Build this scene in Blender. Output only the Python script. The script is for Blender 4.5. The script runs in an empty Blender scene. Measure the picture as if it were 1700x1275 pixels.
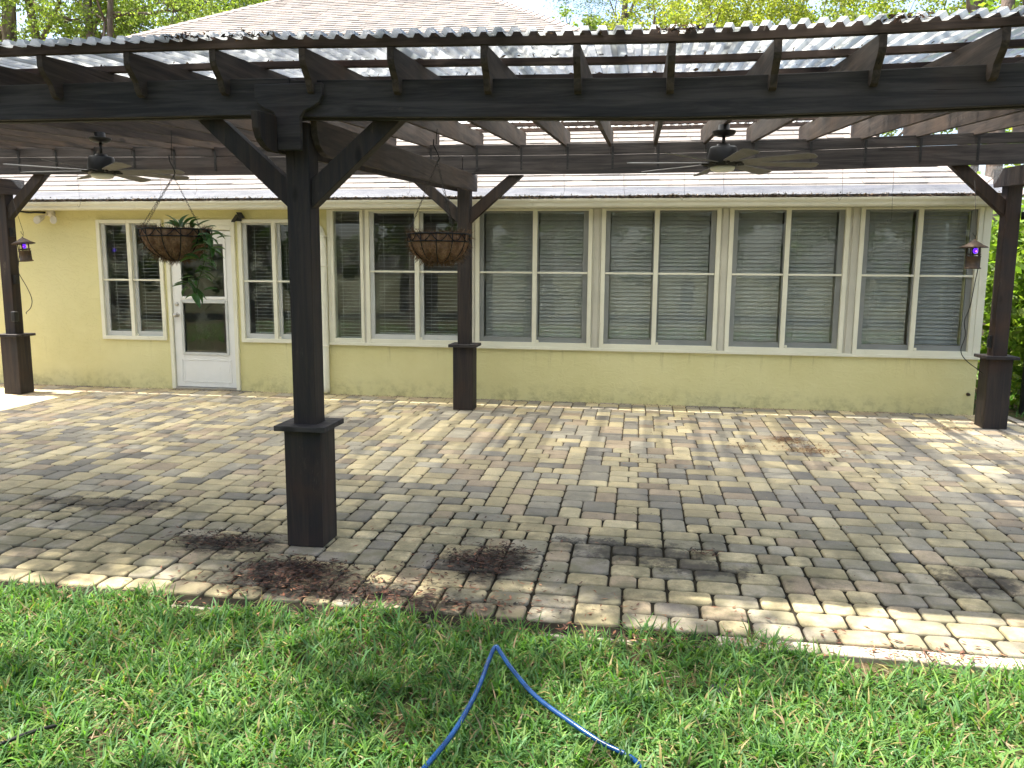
import bpy, bmesh, math, random
import numpy as np
from mathutils import Vector, Matrix
R = math.radians
sc = bpy.context.scene
col = sc.collection
rnd = random.Random(7)
rng = np.random.default_rng(11)

# ------------------------------------------------------------------ camera, light, exposure
cam = bpy.data.cameras.new('camera')
cam.sensor_width = 36.0
cam.lens = 36.0 * 1321.7 / 1700
cam.clip_start, cam.clip_end = 0.05, 600
cam_ob = bpy.data.objects.new('camera', cam)
col.objects.link(cam_ob)
pit, yaw, rol = R(8.103), R(8.929), R(0.442)
fw = Vector((-math.sin(yaw) * math.cos(pit), math.cos(yaw) * math.cos(pit), -math.sin(pit)))
rt = Vector((math.cos(yaw), math.sin(yaw), 0))
up = rt.cross(fw)
r2 = rt * math.cos(rol) + up * math.sin(rol)
u2 = -rt * math.sin(rol) + up * math.cos(rol)
m = Matrix((r2, u2, -fw)).transposed().to_4x4()
m.translation = Vector((0, 0, 1.577))
cam_ob.matrix_world = m
sc.camera = cam_ob

SUN_EL = 72.0
SUN = Vector((-math.cos(R(SUN_EL)), 0.02, math.sin(R(SUN_EL)))).normalized()
world = bpy.data.worlds.new('World')
sc.world = world
world.use_nodes = True
wt = world.node_tree
sky = wt.nodes.new('ShaderNodeTexSky')
sky.sky_type = 'NISHITA'
sky.sun_disc = False
sky.sun_elevation = R(SUN_EL)
sky.sun_rotation = R(-90)
sky.dust_density = 4.0
sky.ozone_density = 1.0
bg = wt.nodes['Background']
bg.inputs['Strength'].default_value = 0.15
wt.links.new(sky.outputs['Color'], bg.inputs['Color'])
sun = bpy.data.lights.new('sun', 'SUN')
sun.energy = 5.0
sun.angle = R(0.55)
sun.color = (1.0, 0.94, 0.83)
sun_ob = bpy.data.objects.new('sun', sun)
col.objects.link(sun_ob)
sun_ob.rotation_euler = SUN.to_track_quat('Z', 'Y').to_euler()
sun_ob.location = (0, 0, 30)
vs = sc.view_settings
vs.view_transform = 'Standard'
vs.look = 'None'
vs.exposure = 1.72
vs.gamma = 1.0
vs.use_curve_mapping = False
sc.render.engine = 'CYCLES'
sc.cycles.transparent_max_bounces = 16
sc.cycles.max_bounces = 8
sc.cycles.use_denoising = True
sc.cycles.sample_clamp_indirect = 6

# ------------------------------------------------------------------ node helpers
class NT:
    def __init__(s, name):
        s.m = bpy.data.materials.new(name)
        s.m.use_nodes = True
        s.t = s.m.node_tree
        s.t.nodes.clear()
        s.out = s.t.nodes.new('ShaderNodeOutputMaterial')
    def n(s, kind, **kw):
        nd = s.t.nodes.new('ShaderNode' + kind)
        for k, v in kw.items():
            if k.startswith('i_'):
                nd.inputs[k[2:]].default_value = v
            else:
                setattr(nd, k, v)
        return nd
    def l(s, a, b):
        s.t.links.new(a, b)
    def val(s, sock, v):
        if hasattr(v, 'is_output'):
            s.l(v, sock)
        elif isinstance(v, (tuple, list)) and len(v) == 3 and sock.type == 'RGBA':
            sock.default_value = (*v, 1)
        else:
            sock.default_value = v
    def math(s, op, a, b=0.0, c=None, clamp=False):
        nd = s.n('Math', operation=op, use_clamp=clamp)
        s.val(nd.inputs[0], a)
        s.val(nd.inputs[1], b)
        if c is not None:
            s.val(nd.inputs[2], c)
        return nd.outputs[0]
    def mix(s, f, a, b, blend='MIX'):
        nd = s.n('Mix', data_type='RGBA', blend_type=blend)
        s.val(nd.inputs[0], f)
        s.val(nd.inputs[6], a)
        s.val(nd.inputs[7], b)
        return nd.outputs[2]
    def pos(s):
        return s.n('NewGeometry').outputs['Position']
    def noise(s, vec, scale=5, detail=4, rough=.55, stretch=None, dist=0.0):
        if stretch:
            mp = s.n('Mapping')
            mp.inputs['Scale'].default_value = stretch
            s.l(vec, mp.inputs['Vector'])
            vec = mp.outputs[0]
        nd = s.n('TexNoise', i_Scale=scale, i_Detail=detail, i_Roughness=rough, i_Distortion=dist)
        s.l(vec, nd.inputs['Vector'])
        return nd.outputs['Fac']
    def ramp(s, fac, lo, hi, a=0.0, b=1.0):
        nd = s.n('MapRange', interpolation_type='SMOOTHSTEP')
        s.val(nd.inputs['Value'], fac)
        nd.inputs['From Min'].default_value = lo
        nd.inputs['From Max'].default_value = hi
        nd.inputs['To Min'].default_value = a
        nd.inputs['To Max'].default_value = b
        return nd.outputs[0]
    def bump(s, h, strength=.3, dist=.01, normal=None):
        nd = s.n('Bump', i_Strength=strength, i_Distance=dist)
        s.l(h, nd.inputs['Height'])
        if normal is not None:
            s.l(normal, nd.inputs['Normal'])
        return nd.outputs[0]
    def bsdf(s, color, rough=.7, spec=.5, metal=0.0, normal=None, **kw):
        nd = s.n('BsdfPrincipled')
        s.val(nd.inputs['Base Color'], color)
        s.val(nd.inputs['Roughness'], rough)
        nd.inputs['Specular IOR Level'].default_value = spec
        nd.inputs['Metallic'].default_value = metal
        for k, v in kw.items():
            s.val(nd.inputs[k.replace('_', ' ')], v)
        if normal is not None:
            s.l(normal, nd.inputs['Normal'])
        return nd.outputs[0]
    def fresnel(s, ior):
        # the same reflectance from either side of a thin sheet
        bf = s.n('NewGeometry').outputs['Backfacing']
        nd = s.n('Fresnel')
        s.l(s.math('MULTIPLY_ADD', bf, 1 / ior - ior, ior), nd.inputs['IOR'])
        return nd.outputs[0]
    def done(s, surf):
        s.l(surf, s.out.inputs['Surface'])
        return s.m

def simple(name, c1, c2, scale=8, rough=.6, spec=.4, metal=0, bump=.15, bscale=60, stretch=None, bdist=.004):
    t = NT(name)
    p = t.pos()
    f = t.ramp(t.noise(p, scale, 5, .6, stretch), .3, .7)
    c = t.mix(f, c1, c2)
    nrm = t.bump(t.noise(p, bscale, 3, .6, stretch), bump, bdist) if bump else None
    return t.done(t.bsdf(c, rough, spec, metal, nrm))

def wood(name, axis, dark, light, red):
    t = NT(name)
    p = t.pos()
    st = [14.0, 14.0, 14.0]
    st[axis] = .9
    g = t.noise(p, 1.6, 6, .65, tuple(st), .6)
    st2 = [60.0, 60.0, 60.0]
    st2[axis] = 2.0
    fine = t.noise(p, 1.5, 3, .6, tuple(st2))
    blotch = t.noise(p, 1.3, 4, .6)
    c = t.mix(t.ramp(g, .3, .72), dark, light)
    c = t.mix(t.ramp(blotch, .5, .75, 0, .6), c, red)
    st3 = [4.0, 4.0, 4.0]
    st3[axis] = 1.6
    vor = t.n('TexVoronoi', i_Scale=1.0)
    mp = t.n('Mapping')
    mp.inputs['Scale'].default_value = st3
    t.l(p, mp.inputs['Vector'])
    t.l(mp.outputs[0], vor.inputs['Vector'])
    knot = t.ramp(vor.outputs['Distance'], .05, .12, 1, 0)
    c = t.mix(t.math('MULTIPLY', knot, .75), c, (.008, .006, .005))
    scuff = t.math('MULTIPLY', t.ramp(t.noise(p, 3.2, 7, .78, tuple(2.2 if i != axis else .8 for i in range(3))), .60, .70), t.ramp(fine, .42, .62))
    c = t.mix(t.math('MULTIPLY', scuff, .42), c, (.17, .13, .10))
    check = t.ramp(t.noise(p, 1.0, 4, .6, tuple(26.0 if i != axis else .5 for i in range(3))), .655, .69)
    c = t.mix(t.math('MULTIPLY', check, .7), c, (.006, .005, .005))
    h = t.math('SUBTRACT', t.math('ADD', t.math('MULTIPLY', fine, .6), t.math('MULTIPLY', g, .5)), t.math('MULTIPLY', check, .5))
    return t.done(t.bsdf(c, t.ramp(blotch, .3, .7, .62, .82), .3, 0, t.bump(h, .45, .004)))

DK, LT, RD = (.020, .0185, .0195), (.070, .060, .058), (.074, .050, .042)
WOODX = wood('dark_stained_wood_along_x', 0, DK, LT, RD)
WOODZ = wood('dark_stained_wood_upright', 2, DK, (.050, .036, .029), (.078, .040, .026))
WOODY = wood('weathered_rafter_wood', 1, (.026, .020, .017), (.085, .062, .049), (.11, .072, .050))
WOODP = wood('purlin_wood', 0, (.03, .02, .017), (.09, .06, .048), (.12, .06, .045))

def stucco():
    t = NT('yellow_stucco')
    p = t.pos()
    c = t.mix(t.ramp(t.noise(p, 1.2, 4, .6), .3, .7), (.67, .62, .31), (.73, .68, .365))
    sp = t.n('SeparateXYZ')
    t.l(p, sp.inputs[0])
    low = t.math('MULTIPLY', t.ramp(sp.outputs['Z'], .0, .28, 1, 0), t.ramp(t.noise(p, 7, 5, .7), .42, .7))
    c = t.mix(t.math('MULTIPLY', low, .62), c, (.33, .30, .15))
    # rain streaks below the sills
    stk = t.math('MULTIPLY', t.ramp(sp.outputs['Z'], .30, .64, 0, 1), t.ramp(t.noise(p, 3, 5, .7, (6, 1, .35)), .56, .76))
    stk = t.math('MULTIPLY', stk, t.ramp(sp.outputs['Z'], .64, .66, 1, 0))
    c = t.mix(t.math('MULTIPLY', stk, .5), c, (.36, .32, .17))
    h1 = t.ramp(t.noise(p, 6, 4, .6, (1, 1, 1.9), 2.2), .50, .58)
    h2 = t.noise(p, 90, 3, .6)
    h = t.math('ADD', h1, t.math('MULTIPLY', h2, .35))
    return t.done(t.bsdf(c, .85, .2, 0, t.bump(h, .5, .005)))
STUCCO = stucco()
def trim_mat(name, a, b, dirt):
    t = NT(name)
    p = t.pos()
    c = t.mix(t.ramp(t.noise(p, 2.5, 4, .6), .3, .7), a, b)
    d = t.ramp(t.noise(p, 16, 6, .72, (1, 1, .5)), .6, .78, 0, .5)
    c = t.mix(d, c, dirt)
    return t.done(t.bsdf(c, .45, .4, 0, t.bump(t.noise(p, 40, 2), .06, .003)))
TRIM = trim_mat('cream_trim_paint', (.73, .71, .57), (.78, .76, .62), (.38, .34, .22))
WHITE = trim_mat('white_door_paint', (.76, .76, .73), (.80, .80, .77), (.55, .53, .46))
SASHD = trim_mat('shade_grey_screen_sash', (.20, .21, .205), (.25, .26, .25), (.15, .15, .14))  # screen sash painted darker for its shade behind the glass
SASH = trim_mat('grey_white_sash', (.50, .51, .49), (.56, .57, .55), (.35, .34, .3))
MULL = trim_mat('mullion_cover_paint', (.50, .48, .40), (.56, .54, .45), (.26, .23, .18))
FASCIA = trim_mat('fascia_paint', (.76, .745, .61), (.80, .785, .65), (.42, .38, .26))
BRONZE = simple('dark_bronze_metal', (.012, .012, .013), (.025, .024, .024), 6, .45, .5, .3, .05)
BLACK = simple('black_plastic', (.012, .012, .013), (.02, .02, .021), 6, .5, .4, 0, .05)
STRAP = simple('black_steel_strap', (.01, .01, .011), (.02, .02, .02), 20, .5, .4, .2, .1)
CHROME = simple('brushed_nickel', (.45, .43, .40), (.55, .53, .5), 10, .3, .5, .9, .03)
BLADE = simple('weathered_fan_blade', (.13, .122, .113), (.19, .178, .163), 6, .6, .35, 0, .2, 40, (1, 1, 6))
LENS = simple('frosted_lens', (.75, .74, .68), (.78, .77, .72), 4, .4, .4, 0, 0)
RUST = simple('rusty_tin', (.045, .032, .022), (.10, .065, .04), 22, .6, .35, .3, .3)
WIRE = simple('black_basket_wire', (.014, .013, .013), (.03, .027, .025), 30, .6, .3, .2, .1)
CHAIN = simple('chain_metal', (.05, .045, .04), (.09, .08, .07), 30, .5, .4, .6, .1)
COIR = simple('coconut_coir', (.17, .085, .048), (.40, .23, .135), 26, .95, .1, 0, 1.0, 90, (1, 1, .45), .02)
COIRF = simple('coir_fibre', (.12, .065, .035), (.26, .16, .09), 40, .95, .1, 0, 0)
SOIL = simple('potting_soil', (.03, .02, .014), (.09, .065, .045), 40, .95, .1, 0, .8, 90)
CORD = simple('black_cord', (.010, .010, .010), (.016, .016, .016), 10, .5, .3, 0, 0)
HOSE = simple('blue_hose', (.003, .036, .13), (.005, .055, .19), 30, .25, .5, 0, .05, 120)
FLOODW = simple('weathered_white_plastic', (.58, .55, .48), (.66, .63, .56), 14, .5, .4, 0, .05)
INTER = simple('room_paint', (.30, .29, .27), (.33, .32, .3), 3, .9, .2, 0, 0)
BLINDL = simple('pale_blind_slat', (.44, .45, .45), (.50, .51, .51), 9, .5, .4, 0, 0)
BLINDG = simple('grey_blind_slat', (.43, .435, .41), (.48, .48, .455), 5, .55, .35, 0, 0)
CONC = simple('patio_edging_concrete', (.30, .26, .21), (.44, .39, .31), 9, .9, .2, 0, .6, 70)
FENCEM = simple('black_fence_metal', (.012, .012, .012), (.02, .02, .02), 8, .5, .4, .2, 0)

def glass():
    t = NT('window_glass')
    f = t.math('MULTIPLY', t.fresnel(1.52), 1.1, clamp=True)
    tr = t.n('BsdfTransparent')
    tr.inputs[0].default_value = (.90, .92, .92, 1)
    gl = t.n('BsdfGlossy', i_Roughness=.015)
    gl.inputs[0].default_value = (.9, .95, 1, 1)
    p = t.pos()
    t.l(t.bump(t.noise(p, 2.2, 2, .5), .05, .01), gl.inputs['Normal'])
    mx = t.n('MixShader')
    t.l(f, mx.inputs[0]); t.l(tr.outputs[0], mx.inputs[1]); t.l(gl.outputs[0], mx.inputs[2])
    # dried drips and wiped smears on the panes
    drip = t.ramp(t.noise(p, 2.2, 5, .7, (7, 1, .9), .8), .62, .80, 0, .30)
    smear = t.ramp(t.noise(p, 1.6, 4, .65, (1, 1, 1), 1.5), .45, .75, 0, .10)
    df = t.n('BsdfDiffuse'); df.inputs[0].default_value = (.55, .58, .48, 1)
    m2 = t.n('MixShader')
    t.l(t.math('ADD', drip, smear), m2.inputs[0]); t.l(mx.outputs[0], m2.inputs[1]); t.l(df.outputs[0], m2.inputs[2])
    return t.done(m2.outputs[0])
GLASS = glass()

def poly(name, transp, dirt_amt, tint):
    t = NT(name)
    p = t.pos()
    tr = t.n('BsdfTransparent'); tr.inputs[0].default_value = (*tint, 1)
    tl = t.n('BsdfTranslucent'); tl.inputs[0].default_value = (.86, .89, .89, 1)
    df = t.n('BsdfDiffuse'); df.inputs[0].default_value = (.30, .33, .35, 1)
    gl = t.n('BsdfGlossy', i_Roughness=.12)
    a = t.n('MixShader'); a.inputs[0].default_value = 1 - transp
    m2 = t.n('MixShader'); m2.inputs[0].default_value = .12
    t.l(tl.outputs[0], m2.inputs[1]); t.l(df.outputs[0], m2.inputs[2])
    t.l(tr.outputs[0], a.inputs[1]); t.l(m2.outputs[0], a.inputs[2])
    b = t.n('MixShader')
    t.l(t.math('MULTIPLY', t.fresnel(1.4), .7), b.inputs[0]); t.l(a.outputs[0], b.inputs[1]); t.l(gl.outputs[0], b.inputs[2])
    dirt = t.n('BsdfDiffuse'); dirt.inputs[0].default_value = (.17, .19, .22, 1)  # tints both the dirt streaks and the shade painted on the front sheets
    d = t.ramp(t.noise(p, 5, 6, .7, (1, .3, 1)), .60, .74, 0, dirt_amt)
    if dirt_amt > .5:
        sp = t.n('SeparateXYZ'); t.l(p, sp.inputs[0])
        low = t.math('MULTIPLY', t.ramp(sp.outputs['Y'], 4.3, 6.6, .48, .03), t.ramp(t.noise(p, 9, 5, .7, (1.4, .25, 1)), .25, .7, .5, 1.1))  # shade put into the front sheets' colour, also dimming the patio below
        d = t.math('MAXIMUM', d, low)
    c = t.n('MixShader')
    t.l(d, c.inputs[0]); t.l(b.outputs[0], c.inputs[1]); t.l(dirt.outputs[0], c.inputs[2])
    return t.done(c.outputs[0])
POLY = poly('corrugated_clear_plastic', .14, .85, (.93, .97, .98))
POLYR = poly('sun_passing_corrugated_plastic', .42, .7, (.95, .97, .98))  # extra clarity added to the right-hand sheets so sun stripes the rafters
CLEAR = poly('clear_sheet_plastic', .93, .12, (.97, .98, 1.0))

def leafmat(name, mult=1.0, transl=.45, rough=.5):
    t = NT(name)
    a = t.n('Attribute', attribute_name='tone')
    c = t.mix(1.0, a.outputs['Color'], (mult, mult, mult), 'MULTIPLY')
    pr = t.bsdf(c, rough, .35)
    tl = t.n('BsdfTranslucent')
    c2 = t.mix(1.0, c, (1.5, 1.7, .7), 'MULTIPLY')
    t.l(c2, tl.inputs[0])
    mx = t.n('MixShader'); mx.inputs[0].default_value = transl
    t.l(pr, mx.inputs[1]); t.l(tl.outputs[0], mx.inputs[2])
    return t.done(mx.outputs[0])
LEAF = leafmat('foliage')
GRASS = leafmat('grass_blades', 1.0, .38, .55)
LITTER = leafmat('dry_leaves', 1.0, .1, .8)
BARK = simple('tree_bark', (.10, .075, .06), (.24, .19, .155), 5, .95, .1, 0, 1.0, 22, (1, 1, .35), .03)

def pavermat(name, indiv):
    t = NT(name)
    p = t.pos()
    if indiv:
        tone = t.n('ObjectInfo').outputs['Color']
    else:
        tone = t.n('Attribute', attribute_name='tone').outputs['Color']
    mott = t.noise(p, 11, 4, .6)
    c = t.mix(t.ramp(mott, .35, .7, 0, .45), tone, t.mix(1.0, tone, (.72, .74, .80), 'MULTIPLY'))
    grain = t.noise(p, 210, 2, .7)
    c = t.mix(t.ramp(grain, .35, .7, 0, .7), c, t.mix(1.0, c, (1.5, 1.47, 1.40), 'MULTIPLY'))
    pits = t.ramp(t.noise(p, 95, 4, .75), .58, .70, 0, .45)
    c = t.mix(pits, c, t.mix(1.0, c, (.45, .43, .40), 'MULTIPLY'))
    sp = t.n('SeparateXYZ'); t.l(p, sp.inputs[0])
    # algae film and grime that grow where the rain drips off the roof, towards the lawn
    zone = t.ramp(t.math('ADD', sp.outputs['Y'], t.math('MULTIPLY', t.noise(p, .9, 3, .6), 1.6)), 4.9, 7.2, 1, 0)
    alg = t.math('MULTIPLY', zone, t.ramp(t.noise(p, 4.5, 5, .7), .30, .62))
    c = t.mix(t.math('MULTIPLY', alg, .78), c, (.165, .152, .085))
    black = t.math('MULTIPLY', zone, t.ramp(t.noise(p, 2.3, 6, .72), .52, .70))
    c = t.mix(t.math('MULTIPLY', black, .62), c, (.045, .042, .036))
    # wet leaf stains
    spots = [(-1.92, 4.02, .36, .22), (-2.50, 4.42, .42, .2), (-.86, 4.36, .36, .25), (.05, 4.68, .50, .2), (.42, 4.50, .32, .13),
             (-3.75, 5.02, .75, .17), (1.88, 4.56, .30, .22), (-1.50, 3.85, .5, .17), (-1.05, 3.78, .5, .13), (-.30, 4.84, .3, .05)]
    wv = t.n('TexNoise', i_Scale=5.0, i_Detail=8.0, i_Roughness=.8); t.l(p, wv.inputs['Vector'])
    w = t.n('VectorMath', operation='MULTIPLY_ADD')
    t.l(wv.outputs['Color'], w.inputs[0]); w.inputs[1].default_value = (.9, .6, 0); w.inputs[2].default_value = (-.45, -.3, 0)
    ad = t.n('VectorMath', operation='ADD'); t.l(w.outputs[0], ad.inputs[0]); t.l(p, ad.inputs[1])
    q = t.n('SeparateXYZ'); t.l(ad.outputs[0], q.inputs[0])
    st = None
    for (sx, sy, rx, ry) in spots:
        dx = t.math('DIVIDE', t.math('SUBTRACT', q.outputs['X'], sx), rx)
        dy = t.math('DIVIDE', t.math('SUBTRACT', q.outputs['Y'], sy), ry)
        d = t.math('ADD', t.math('MULTIPLY', dx, dx), t.math('MULTIPLY', dy, dy))
        f = t.ramp(d, .35, 1.0, 1, 0)
        st = f if st is None else t.math('MAXIMUM', st, f)
    st = t.math('MULTIPLY', st, t.ramp(t.noise(p, 16, 4, .7), .25, .6, .55, 1))
    c = t.mix(t.math('MULTIPLY', st, .86), c, (.022, .017, .014))
    h = t.math('ADD', t.math('MULTIPLY', grain, .6), mott)
    return t.done(t.bsdf(c, t.ramp(st, 0, 1, .8, .55), .25, 0, t.bump(h, .35, .004)))
PAVER_I = pavermat('paver_concrete', True)
PAVER_S = pavermat('paver_concrete_joined', False)

def bedmat():
    t = NT('joint_sand')
    p = t.pos()
    c = t.mix(t.ramp(t.noise(p, 30, 4, .7), .3, .7), (.07, .055, .036), (.17, .135, .09))
    sp = t.n('SeparateXYZ'); t.l(p, sp.inputs[0])
    z = t.ramp(sp.outputs['Y'], 4.9, 6.8, 1, 0)
    c = t.mix(t.math('MULTIPLY', z, .92), c, (.014, .013, .009))
    return t.done(t.bsdf(c, .95, .1))
BED = bedmat()
def lawnmat():
    t = NT('lawn_thatch')
    p = t.pos()
    c = t.mix(t.ramp(t.noise(p, 14, 5, .7), .35, .65), (.045, .034, .020), (.13, .095, .055))
    c = t.mix(t.ramp(t.noise(p, 3, 4, .6), .4, .65), c, (.05, .075, .022))
    return t.done(t.bsdf(c, .95, .1, 0, t.bump(t.noise(p, 80, 3), .8, .02)))
LAWN = lawnmat()

def shinglemat():
    t = NT('asphalt_shingle')
    p = t.pos()
    a = t.n('Attribute', attribute_name='tone').outputs['Color']
    g = t.noise(p, 120, 3, .7)
    c = t.mix(t.ramp(g, .3, .7, 0, .5), a, t.mix(1.0, a, (.62, .60, .60), 'MULTIPLY'))
    return t.done(t.bsdf(c, .9, .15, 0, t.bump(g, .3, .006)))
SHINGLE = shinglemat()

def emit(name, c, e):
    t = NT(name)
    em = t.n('Emission'); em.inputs[0].default_value = (*c, 1); em.inputs[1].default_value = e
    return t.done(em.outputs[0])
UV = emit('violet_lamp', (.10, .015, 1.0), .8)
UVCORE = emit('violet_lamp_core', (.5, .10, 1.0), 1.6)

# ------------------------------------------------------------------ object helpers
def tagp(o, label=None, cat=None, group=None, kind=None):
    if label: o['label'] = label
    if cat: o['category'] = cat
    if group: o['group'] = group
    if kind: o['kind'] = kind
    return o

def thing(name, label, cat, loc=(0, 0, 0), group=None):
    o = bpy.data.objects.new(name, None)
    o.empty_display_size = .1
    col.objects.link(o)
    o.location = loc
    return tagp(o, label, cat, group)

def wloc(o):
    v = Vector((0, 0, 0))
    while o is not None:
        v += o.location
        o = o.parent
    return v

class MB:
    def __init__(s):
        s.v, s.f, s.sm = [], [], []
    def add(s, vs, fs, smooth=False):
        b = len(s.v)
        s.v += [tuple(v) for v in vs]
        for f in fs:
            s.f.append(tuple(b + i for i in f))
            s.sm.append(smooth)
        return s
    def box(s, x0, x1, y0, y1, z0, z1):
        vs = [(x, y, z) for z in (z0, z1) for y in (y0, y1) for x in (x0, x1)]
        return s.add(vs, [(0, 2, 3, 1), (4, 5, 7, 6), (0, 1, 5, 4), (2, 6, 7, 3), (0, 4, 6, 2), (1, 3, 7, 5)])
    def segbox(s, x0, x1, y0, y1, z0, z1, n, fz=lambda x: 0.0):
        """box along x cut in n segments, each station shifted by fz(x)"""
        vs, fs = [], []
        for i in range(n + 1):
            x = x0 + (x1 - x0) * i / n
            d = fz(x)
            vs += [(x, y0, z0 + d), (x, y1, z0 + d), (x, y1, z1 + d), (x, y0, z1 + d)]
        for i in range(n):
            a = 4 * i
            for k in range(4):
                fs.append((a + k, a + 4 + k, a + 4 + (k + 1) % 4, a + (k + 1) % 4))
        fs += [(3, 2, 1, 0), (4 * n, 4 * n + 1, 4 * n + 2, 4 * n + 3)]
        return s.add(vs, fs)
    def prism(s, pts, axis, a, b):
        """2D outline extruded along axis; pts are in the two other axes in order"""
        def P(u, v, w):
            return {0: (w, u, v), 1: (u, w, v), 2: (u, v, w)}[axis]
        n = len(pts)
        vs = [P(u, v, a) for u, v in pts] + [P(u, v, b) for u, v in pts]
        fs = [tuple(range(n))[::-1], tuple(range(n, 2 * n))]
        fs += [(i, (i + 1) % n, n + (i + 1) % n, n + i) for i in range(n)]
        return s.add(vs, fs)
    def tube(s, pts, r, n=8, smooth=True, cap=True):
        pts = [Vector(p) for p in pts]
        k = len(pts)
        rs = r if isinstance(r, (list, tuple)) else [r] * k
        vs, fs = [], []
        prev = None
        for i, p in enumerate(pts):
            d = (pts[min(i + 1, k - 1)] - pts[max(i - 1, 0)]).normalized()
            if prev is None:
                u = d.cross(Vector((0, 0, 1)))
                if u.length < .05: u = d.cross(Vector((1, 0, 0)))
            else:
                u = prev - d * prev.dot(d)
            u.normalize(); prev = u
            w = d.cross(u)
            for j in range(n):
                a = 2 * math.pi * j / n
                vs.append(p + (u * math.cos(a) + w * math.sin(a)) * rs[i])
        for i in range(k - 1):
            for j in range(n):
                fs.append((i * n + j, i * n + (j + 1) % n, (i + 1) * n + (j + 1) % n, (i + 1) * n + j))
        s.add(vs, fs, smooth)
        if cap:
            b = len(s.v) - len(vs)
            s.f.append(tuple(b + j for j in range(n))[::-1]); s.sm.append(False)
            s.f.append(tuple(b + (k - 1) * n + j for j in range(n))); s.sm.append(False)
        return s
    def lathe(s, prof, c, n=20, smooth=True):
        """profile of (radius, z) turned about the vertical through c"""
        cx, cy, cz = c
        vs, fs = [], []
        k = len(prof)
        for (r, z) in prof:
            for j in range(n):
                a = 2 * math.pi * j / n
                vs.append((cx + r * math.cos(a), cy + r * math.sin(a), cz + z))
        for i in range(k - 1):
            for j in range(n):
                fs.append((i * n + j, i * n + (j + 1) % n, (i + 1) * n + (j + 1) % n, (i + 1) * n + j))
        s.add(vs, fs, smooth)
        b = len(s.v) - len(vs)
        if prof[0][0] > 1e-4:
            s.f.append(tuple(b + j for j in range(n))[::-1]); s.sm.append(False)
        if prof[-1][0] > 1e-4:
            s.f.append(tuple(b + (k - 1) * n + j for j in range(n))); s.sm.append(False)
        return s
    def warp(s, fn):
        s.v = [fn(*v) for v in s.v]
        return s
    def build(s, name, mat, parent=None, bevel=0, kind=None, label=None):
        o_ = wloc(parent) if parent else Vector((0, 0, 0))
        me = bpy.data.meshes.new(name)
        me.from_pydata([(x - o_.x, y - o_.y, z - o_.z) for x, y, z in s.v], [], s.f)
        me.polygons.foreach_set('use_smooth', s.sm)
        me.materials.append(mat)
        me.update()
        bm = bmesh.new(); bm.from_mesh(me)
        bmesh.ops.recalc_face_normals(bm, faces=bm.faces)
        bm.to_mesh(me); bm.free()
        o = bpy.data.objects.new(name, me)
        col.objects.link(o)
        if parent: o.parent = parent
        if bevel:
            md = o.modifiers.new('bevel', 'BEVEL')
            md.width = bevel; md.segments = 2; md.limit_method = 'ANGLE'; md.angle_limit = R(50)
        if kind: o['kind'] = kind
        if label: o['label'] = label
        return o

def box(name, mat, parent, x0, x1, y0, y1, z0, z1, bevel=0, **kw):
    return MB().box(x0, x1, y0, y1, z0, z1).build(name, mat, parent, bevel, **kw)

def npmesh(name, V, F, mat, parent=None, tone=None, kind=None, smooth=False):
    """V (n,3), F (m,k) numpy; tone (n,3) per-vertex colour"""
    V = np.asarray(V, np.float32); F = np.asarray(F, np.int32)
    if parent is not None:
        o_ = wloc(parent)
        V = V - np.array([o_.x, o_.y, o_.z], np.float32)
    me = bpy.data.meshes.new(name)
    mcnt, k = F.shape
    me.vertices.add(len(V)); me.vertices.foreach_set('co', V.ravel())
    me.loops.add(mcnt * k); me.loops.foreach_set('vertex_index', F.ravel())
    me.polygons.add(mcnt)
    me.polygons.foreach_set('loop_start', np.arange(0, mcnt * k, k, dtype=np.int32))
    me.polygons.foreach_set('use_smooth', np.full(mcnt, smooth))
    me.update(calc_edges=True)
    if tone is not None:
        at = me.attributes.new('tone', 'FLOAT_COLOR', 'POINT')
        c = np.ones((len(V), 4), np.float32); c[:, :3] = tone
        at.data.foreach_set('color', c.ravel())
    me.materials.append(mat)
    o = bpy.data.objects.new(name, me)
    col.objects.link(o)
    if parent is not None: o.parent = parent
    if kind: o['kind'] = kind
    return o

def cpy(o, parent=None, **kw):
    c = o.copy(); col.objects.link(c)
    if parent is not None: c.parent = parent
    return c

def leaves(C, size, aspect, tones, spread_up=0.0, droop=0.0):
    """one pointed leaf quad per centre. C (n,3); size (n,); returns V,F,tone"""
    n = len(C)
    d = rng.normal(size=(n, 3)); d[:, 2] = d[:, 2] * .6 + spread_up - droop
    d /= np.linalg.norm(d, axis=1)[:, None]
    q = rng.normal(size=(n, 3)); q[:, 2] *= .5
    s_ = np.cross(d, q); s_ /= np.linalg.norm(s_, axis=1)[:, None] + 1e-9
    L = size[:, None]
    V = np.empty((n, 4, 3), np.float32)
    V[:, 0] = C - d * L * .5
    V[:, 1] = C + s_ * L * aspect * .5 - d * L * .08
    V[:, 2] = C + d * L * .5
    V[:, 3] = C - s_ * L * aspect * .5 - d * L * .08
    F = np.arange(n * 4).reshape(n, 4)
    return V.reshape(-1, 3), F, np.repeat(tones, 4, axis=0)

def palette(n, cols, jit=.18):
    cols = np.array(cols, np.float32)
    t = cols[rng.integers(0, len(cols), n)]
    return t * (1 + rng.normal(size=(n, 1)) * jit).clip(.4, 1.8)

GREENS = [(.075, .125, .022), (.10, .155, .028), (.13, .18, .034), (.06, .10, .022)]
LIGHTG = [(.15, .20, .03), (.19, .24, .04), (.11, .16, .028), (.22, .25, .05)]
DARKG = [(.03, .055, .014), (.04, .07, .018), (.055, .085, .02)]

# ------------------------------------------------------------------ setting
SL = 0.0215
YW = 9.569
def gz(y):
    return -SL * (YW - y)

YE = 3.60           # front edge of the paving
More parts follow.
